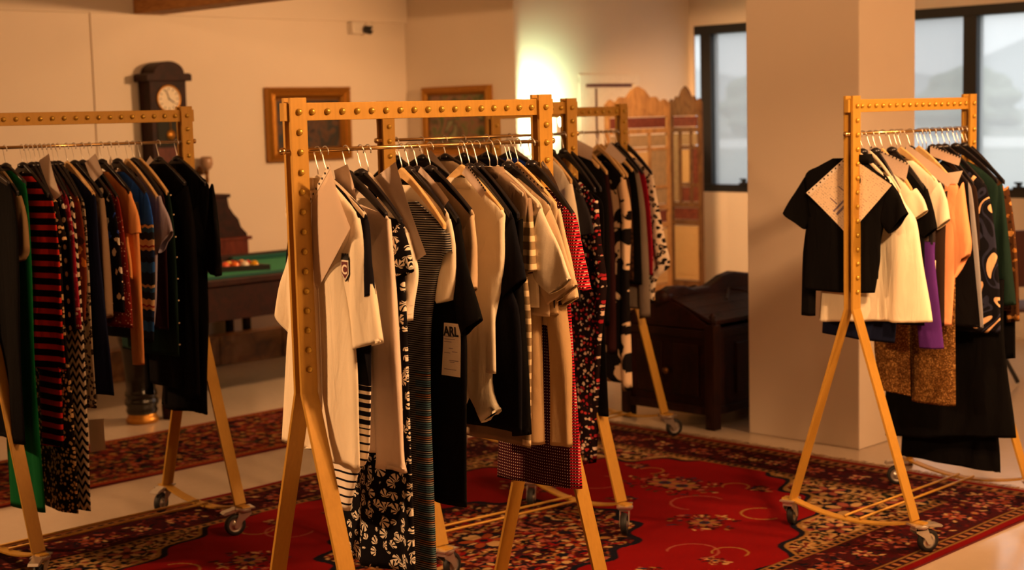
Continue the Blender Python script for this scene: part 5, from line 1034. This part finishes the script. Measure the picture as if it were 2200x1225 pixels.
for row in range(4):
    for c in range(row + 1):
        px_ = .155 - row * rr * 1.76; py_ = (c - row / 2) * rr * 2.03
        X_ = tc.x + px_ * math.cos(ang_t) - py_ * math.sin(ang_t); Y_ = tc.y + px_ * math.sin(ang_t) + py_ * math.cos(ang_t)
        nm, colr = BALLS[q]; bm = MB().lathe([(.0005, -rr)] + [(rr * math.cos(a), rr * math.sin(a)) for a in [-PI / 2 + PI * k / 12 for k in range(1, 12)]] + [(.0005, rr)], 18)
        o = bm.build('pool_ball', simple('ball_' + nm.replace(' ', '_'), colr, 0.12), None, True, (X_, Y_, zb + rr)); tag(o, nm + ' pool ball inside the black triangle on green baize', 'ball', 'pool balls'); q += 1

# low mottled bench along the wall, secretary desk, urn
def f_marble(N):
    t = N.n('ShaderNodeTexCoord'); a = N.noise(t.outputs['Object'], 7.0, 5.0); a.inputs['Distortion'].default_value = 1.0
    N.out(N.ramp(a.outputs[0], [(.3, lin('4c3018')), (.5, lin('8a5c30')), (.7, lin('a87848'))], False), 0.35, 0, a.outputs[0], 0.1, 0.003)
M_MARBLE = mat('brown_mottled_stone', f_marble)
pl_ = empty('low_plinth', (-9.12, 6.1, 0)); tag(pl_, 'low brown mottled stone plinth along the left wall behind pool table', 'plinth')
for k in range(4): box('stone_block', M_MARBLE, -.06, .06, -1.1 + .55 * k, -1.1 + .55 * k + .545, 0, .215, pl_, .006)
dk = empty('secretary_desk', (-9.335, 6.2, 0)); tag(dk, 'dark wood secretary desk with scrolled sides against left wall', 'desk')
side = [(-.30, .90), (.27, .90), (.27, .92), (.22, .97), (.20, 1.03), (.16, 1.07), (.125, 1.12), (.115, 1.17), (.115, 1.20), (-.30, 1.20)]
for x in (-.14, .11): MB().prism(side, x, x + .03, 'x').build('side_panel', M_DARKWOOD, dk, bevel=.003)
box('cornice', M_DARKWOOD, -.155, .155, -.31, .13, 1.19, 1.215, dk, .004); box('back_panel', M_DARKWOOD, -.13, .13, -.30, -.27, .90, 1.20, dk)
box('shelf', M_DARKWOOD, -.12, .12, -.29, .10, 1.06, 1.075, dk)
box('writing_top', M_REDWOOD, -.16, .16, -.32, .30, .875, .90, dk, .004); box('carcase', M_REDWOOD, -.15, .15, -.30, .27, .45, .875, dk, .003)
for z in (.78, .65, .52):
    d_ = box('drawer', M_DARKWOOD, -.12, .12, .268, .282, z - .055, z + .055, dk, .003); MB().lathe([(.006, 0), (.006, .012), (.013, .018), (.001, .026)], 10, Matrix.Translation((0, .282, z)) @ Matrix.Rotation(-PI / 2, 4, 'X')).build('knob', M_GILT, d_, True)
for sx in (-1, 1):
    for sy in (-1, 1): MB().box(sx * .11 - .03, sx * .11 + .03, sy * .25 - .02, sy * .25 + .02, 0, .45).build('leg', M_DARKWOOD, dk, bevel=.003)
ur = empty('floor_urn', (-7.71, 4.63, 0)); tag(ur, 'tall dark ribbed floor urn with gold foot behind the left rack', 'urn')
M_URN = simple('dark_glazed_ceramic', '1c1a16', 0.18, 0, 12, 0.15, 0.05)
MB().lathe([(.085, .055), (.092, .075), (.085, .095), (.098, .115), (.096, .135), (.084, .15), (.094, .165), (.090, .185), (.082, .20), (.088, .30), (.100, .42), (.118, .50), (.120, .535), (.112, .55), (.104, .53), (.09, .42), (.078, .22), (.001, .20)], 36, caps=False).build('body', M_URN, ur, True)
MB().lathe([(.001, 0), (.088, 0), (.096, .012), (.092, .028), (.080, .040), (.086, .055), (.001, .055)], 36).build('foot', M_GILT, ur, True)

# carved chest with gabled lid
ch = empty('carved_chest', (-5.27, 6.46, 0)); tag(ch, 'large dark carved chest with gabled lid beside the square column', 'chest')
cw, cl = .30, 1.15
for sx in (-1, 1):
    for y in (0.03, cl - .03): MB().prism([(sx * cw - .032, y - .032), (sx * cw + .032, y - .032), (sx * cw + .032, y + .032), (sx * cw - .032, y + .032)], 0, .575, 'z').build('corner_post', M_CHESTW, ch, bevel=.006)
def chpan(x0, x1, y0, y1, z0, z1): return box('panel', M_DARKWOOD, x0, x1, y0, y1, z0, z1, ch, .003)
chpan(-cw + .02, cw - .02, .015, .04, .09, .55); chpan(-cw + .02, cw - .02, cl - .04, cl - .015, .09, .55)
chpan(-cw - .01, -cw + .012, .05, cl - .05, .09, .55); chpan(cw - .012, cw + .01, .05, cl - .05, .09, .55); chpan(-cw, cw, .02, cl - .02, .08, .10)
for z in (.10, .52): box('rail', M_CHESTW, -cw + .03, cw - .03, -.002, .02, z - .022, z + .022, ch, .003); box('rail', M_CHESTW, cw - .02, cw + .02, .06, cl - .06, z - .022, z + .022, ch, .003)
for x in (-.13, .13): box('raised_field', M_CHESTW, x - .09, x + .09, .004, .02, .17, .46, ch, .008)
for y in (.32, .60, .88): box('raised_field', M_CHESTW, cw + .004, cw + .018, y - .10, y + .10, .17, .46, ch, .008)
gable = [(-cw - .02, .55), (cw + .02, .55)] + [(cw * (1 - s) * 1.02, .565 + .125 * math.sin(s * PI / 2) ** 1.3) for s in [k / 8 for k in range(9)]] + [(-cw * s * 1.02, .565 + .125 * math.sin((1 - s) * PI / 2) ** 1.3) for s in [k / 8 for k in range(1, 9)]]
for y in (.0, cl - .03): MB().prism(gable, y, y + .03, 'y').build('gable', M_DARKWOOD, ch, bevel=.003)
for s in (-1, 1):
    for k in range(4):
        a, b = k / 4, (k + 1) / 4 - .012; x0, x1 = cw * (1 - a) + .015, cw * (1 - b) + .015; z0, z1 = .575 + .12 * a, .575 + .12 * b
        MB().prism([(s * x0, z0), (s * x1, z1), (s * x1, z1 + .02), (s * x0, z0 + .02)], .01, cl - .01, 'y').build('lid_plank', M_DARKWOOD, ch)
    MB().tube([(s * .21, .28, .685), (s * .12, .42, .725), (s * .21, .58, .685)], .006, 6).build('lid_strap', M_CHESTW, ch)
crest = [(-.02, .69), (cl + .02, .69), (cl + .03, .74), (cl - .06, .755), (cl - .16, .74), (cl - .24, .755), (.70, .785), (.60, .80), (.50, .785), (.42, .755), (.36, .735), (.22, .735), (.14, .76), (.04, .765), (-.03, .745)]
MB().prism(crest, -.035, .035, 'x').build('ridge_crest', M_DARKWOOD, ch, bevel=.01)
MB().tube([(0, -.045, .715), (0, .02, .715)], .038, 14).build('ridge_scroll', M_DARKWOOD, ch, True); MB().lathe([(.001, 0), (.018, 0), (.018, .012), (.001, .02)], 12, Matrix.Translation((0, 0, .30)) @ Matrix.Rotation(PI / 2, 4, 'X')).build('knob', M_GILTD, ch, True)
for sx in (-1, 1): MB().lathe([(.001, .575), (.018, .575), (.024, .59), (.014, .605), (.02, .62), (.001, .64)], 12, Matrix.Translation((sx * cw, .03, 0))).build('finial', M_DARKWOOD, ch, True)

# folding screen standing on a low tan platform
M_SCRW = wood('pale_carved_wood', '7c5a36', 'a47c4c', 6, 0.6, (1, 1, .4)); M_SCRW2 = wood('weathered_carved_wood', '48301c', '6c4e30', 6, 0.6, (1, 1, .4))
M_SCRR = wood('faded_red_inset', '4a2018', '6c3828', 9, 0.6, (1, 1, 1)); M_SCRI = simple('faded_painted_inset', '8a7454', 0.7, 0, 25, 0.2, 0.2); M_SCRG = simple('pale_rattan_inset', 'b09060', 0.8, 0, 220, 0.2, 0.4)
pf = empty('low_platform', (-7.55, 9.15, 0)); tag(pf, 'low tan wooden platform under the folding screen', 'platform')
M_TAN = wood('tan_wood', '9a7040', 'b88c58', 5, 0.5, (1, 1, 1))
for k in range(6): box('plank', M_TAN, -.50 + .165 * k, -.50 + .165 * k + .16, -.75, .75, .27, .30, pf, .003)
for sx in (-1, 1):
    for sy in (-1, 1): box('leg', M_TAN, sx * .44 - .03, sx * .44 + .03, sy * .68 - .03, sy * .68 + .03, 0, .27, pf, .003)
fs_ = empty('folding_screen', (-7.60, 9.42, .30)); tag(fs_, 'carved wooden folding screen with painted insets and crested panels', 'folding screen')
def spanel(ox, oy, dx, dy, w, M_F, seed):
    # local frame: s along the panel, t thickness, z up
    e = Vector((dx, dy)).normalized(); ang = math.atan2(e.y, e.x); M = Matrix.Translation((ox, oy, 0)) @ Matrix.Rotation(ang, 4, 'Z'); H_ = 1.47
    fr_ = MB()
    for x0, x1 in ((0, .035), (w - .035, w)): fr_.box(x0, x1, -.014, .014, 0, H_, M)
    for z0, z1 in ((.02, .07), (.52, .56), (.66, .70), (1.26, 1.30), (1.39, H_)): fr_.box(.035, w - .035, -.012, .012, z0, z1, M)
    for x in (w * .33, w * .67): fr_.box(x - .012, x + .012, -.010, .010, .70, 1.26, M)
    for z in (.84, 1.14): fr_.box(w * .33, w - .035, -.009, .009, z - .012, z + .012, M)
    f_ = fr_.build('panel', M_F, fs_)
    crest = [(.0, H_ - .005), (w, H_ - .005), (w, H_ + .02), (w * .93, H_ + .055), (w * .85, H_ + .03), (w * .78, H_ + .075), (w * .68, H_ + .07), (w * .6, H_ + .125), (w * .5, H_ + .155), (w * .4, H_ + .125), (w * .32, H_ + .07), (w * .22, H_ + .075), (w * .15, H_ + .03), (w * .07, H_ + .055), (0, H_ + .02)]
    MB().prism(crest, -.013, .013, 'y', M).build('crest', M_F, f_); MB().lathe([(.001, -.018), (.03, -.018), (.035, -.013), (.001, -.013)], 14, M @ Matrix.Translation((w * .5, 0, H_ + .06)) @ Matrix.Rotation(PI / 2, 4, 'X')).build('boss', M_SCRR, f_)
    for x0, x1, z0, z1, mt in ((.05, w - .05, 1.305, 1.385, M_SCRR), (.05, w - .05, .565, .655, M_SCRR), (.045, w * .33 - .02, .71, 1.25, M_SCRI), (w * .67 + .02, w - .045, .71, 1.13, M_SCRR if seed else M_SCRI), (w * .33 + .02, w * .67 - .02, .86, 1.12, M_SCRG), (w * .33 + .02, w - .05, 1.16, 1.25, M_SCRI), (w * .33 + .02, w * .67 - .02, .71, .82, M_SCRR), (.045, w - .045, .08, .51, M_SCRG)):
        MB().box(x0, x1, -.005, .005, z0, z1, M).build('inset', mt, f_)
    MB().box(.07, w - .07, -.008, .008, .12, .47, M).build('inner_panel', M_SCRG, f_)
spanel(0.0, -.78, 0, 1, .755, M_SCRW, 0); spanel(-.155, .17, 1, 0, .33, M_SCRW2, 1)

# low round tray table in front of the screen
tt = empty('tray_table', (-6.55, 8.75, 0)); tag(tt, 'low round tan tray table behind the chest', 'table')
MB().lathe([(.001, .40), (.30, .40), (.32, .41), (.325, .44), (.31, .44), (.305, .42), (.001, .42)], 36).build('tray', M_TAN, tt, True)
for k in range(4): a = PI / 4 + k * PI / 2; MB().tube([(.22 * math.cos(a), .22 * math.sin(a), .40), (.26 * math.cos(a), .26 * math.sin(a), 0)], .016, 8).build('leg', M_TAN, tt, True)

# leather folding chair at the right edge
M_LEATHER = simple('brown_leather', '4c2416', 0.4, 0, 30, 0.15, 0.15)
fc = empty('folding_chair', (-4.42, 9.0, 0), -.5); tag(fc, 'brown leather folding chair with crossed black legs, right edge', 'chair')
for y in (-.26, .26):
    MB().tube([(-.26, y, .02), (.22, y, .44)], .014, 8).build('leg', M_BLACK, fc, True); MB().tube([(.26, y * .9, .02), (-.20, y * .9, .46), (-.30, y * .9, .86)], .014, 8).build('leg', M_BLACK, fc, True)
sv = MB(); n_ = 10
for i in range(n_ + 1):
    for s in (0, 1):
        x = -.20 + .42 * i / n_; z = .46 - .03 * math.sin(PI * i / n_); sv.v += [(x, -.25, z - .012 * s), (x, .25, z - .012 * s)]
sv.f += [(i * 4, i * 4 + 1, i * 4 + 5, i * 4 + 4) for i in range(n_)] + [(i * 4 + 2, i * 4 + 6, i * 4 + 7, i * 4 + 3) for i in range(n_)] + [(i * 4, i * 4 + 4, i * 4 + 6, i * 4 + 2) for i in range(n_)] + [(i * 4 + 1, i * 4 + 3, i * 4 + 7, i * 4 + 5) for i in range(n_)] + [(0, 2, 3, 1), (n_ * 4, n_ * 4 + 1, n_ * 4 + 3, n_ * 4 + 2)]
sv.build('seat', M_LEATHER, fc, True)
bv = MB(); bv.prism([(-.225, .54), (-.215, .54), (-.30, .90), (-.31, .90)], -.26, .26, 'y'); bv.build('backrest', M_LEATHER, fc, bevel=.004)
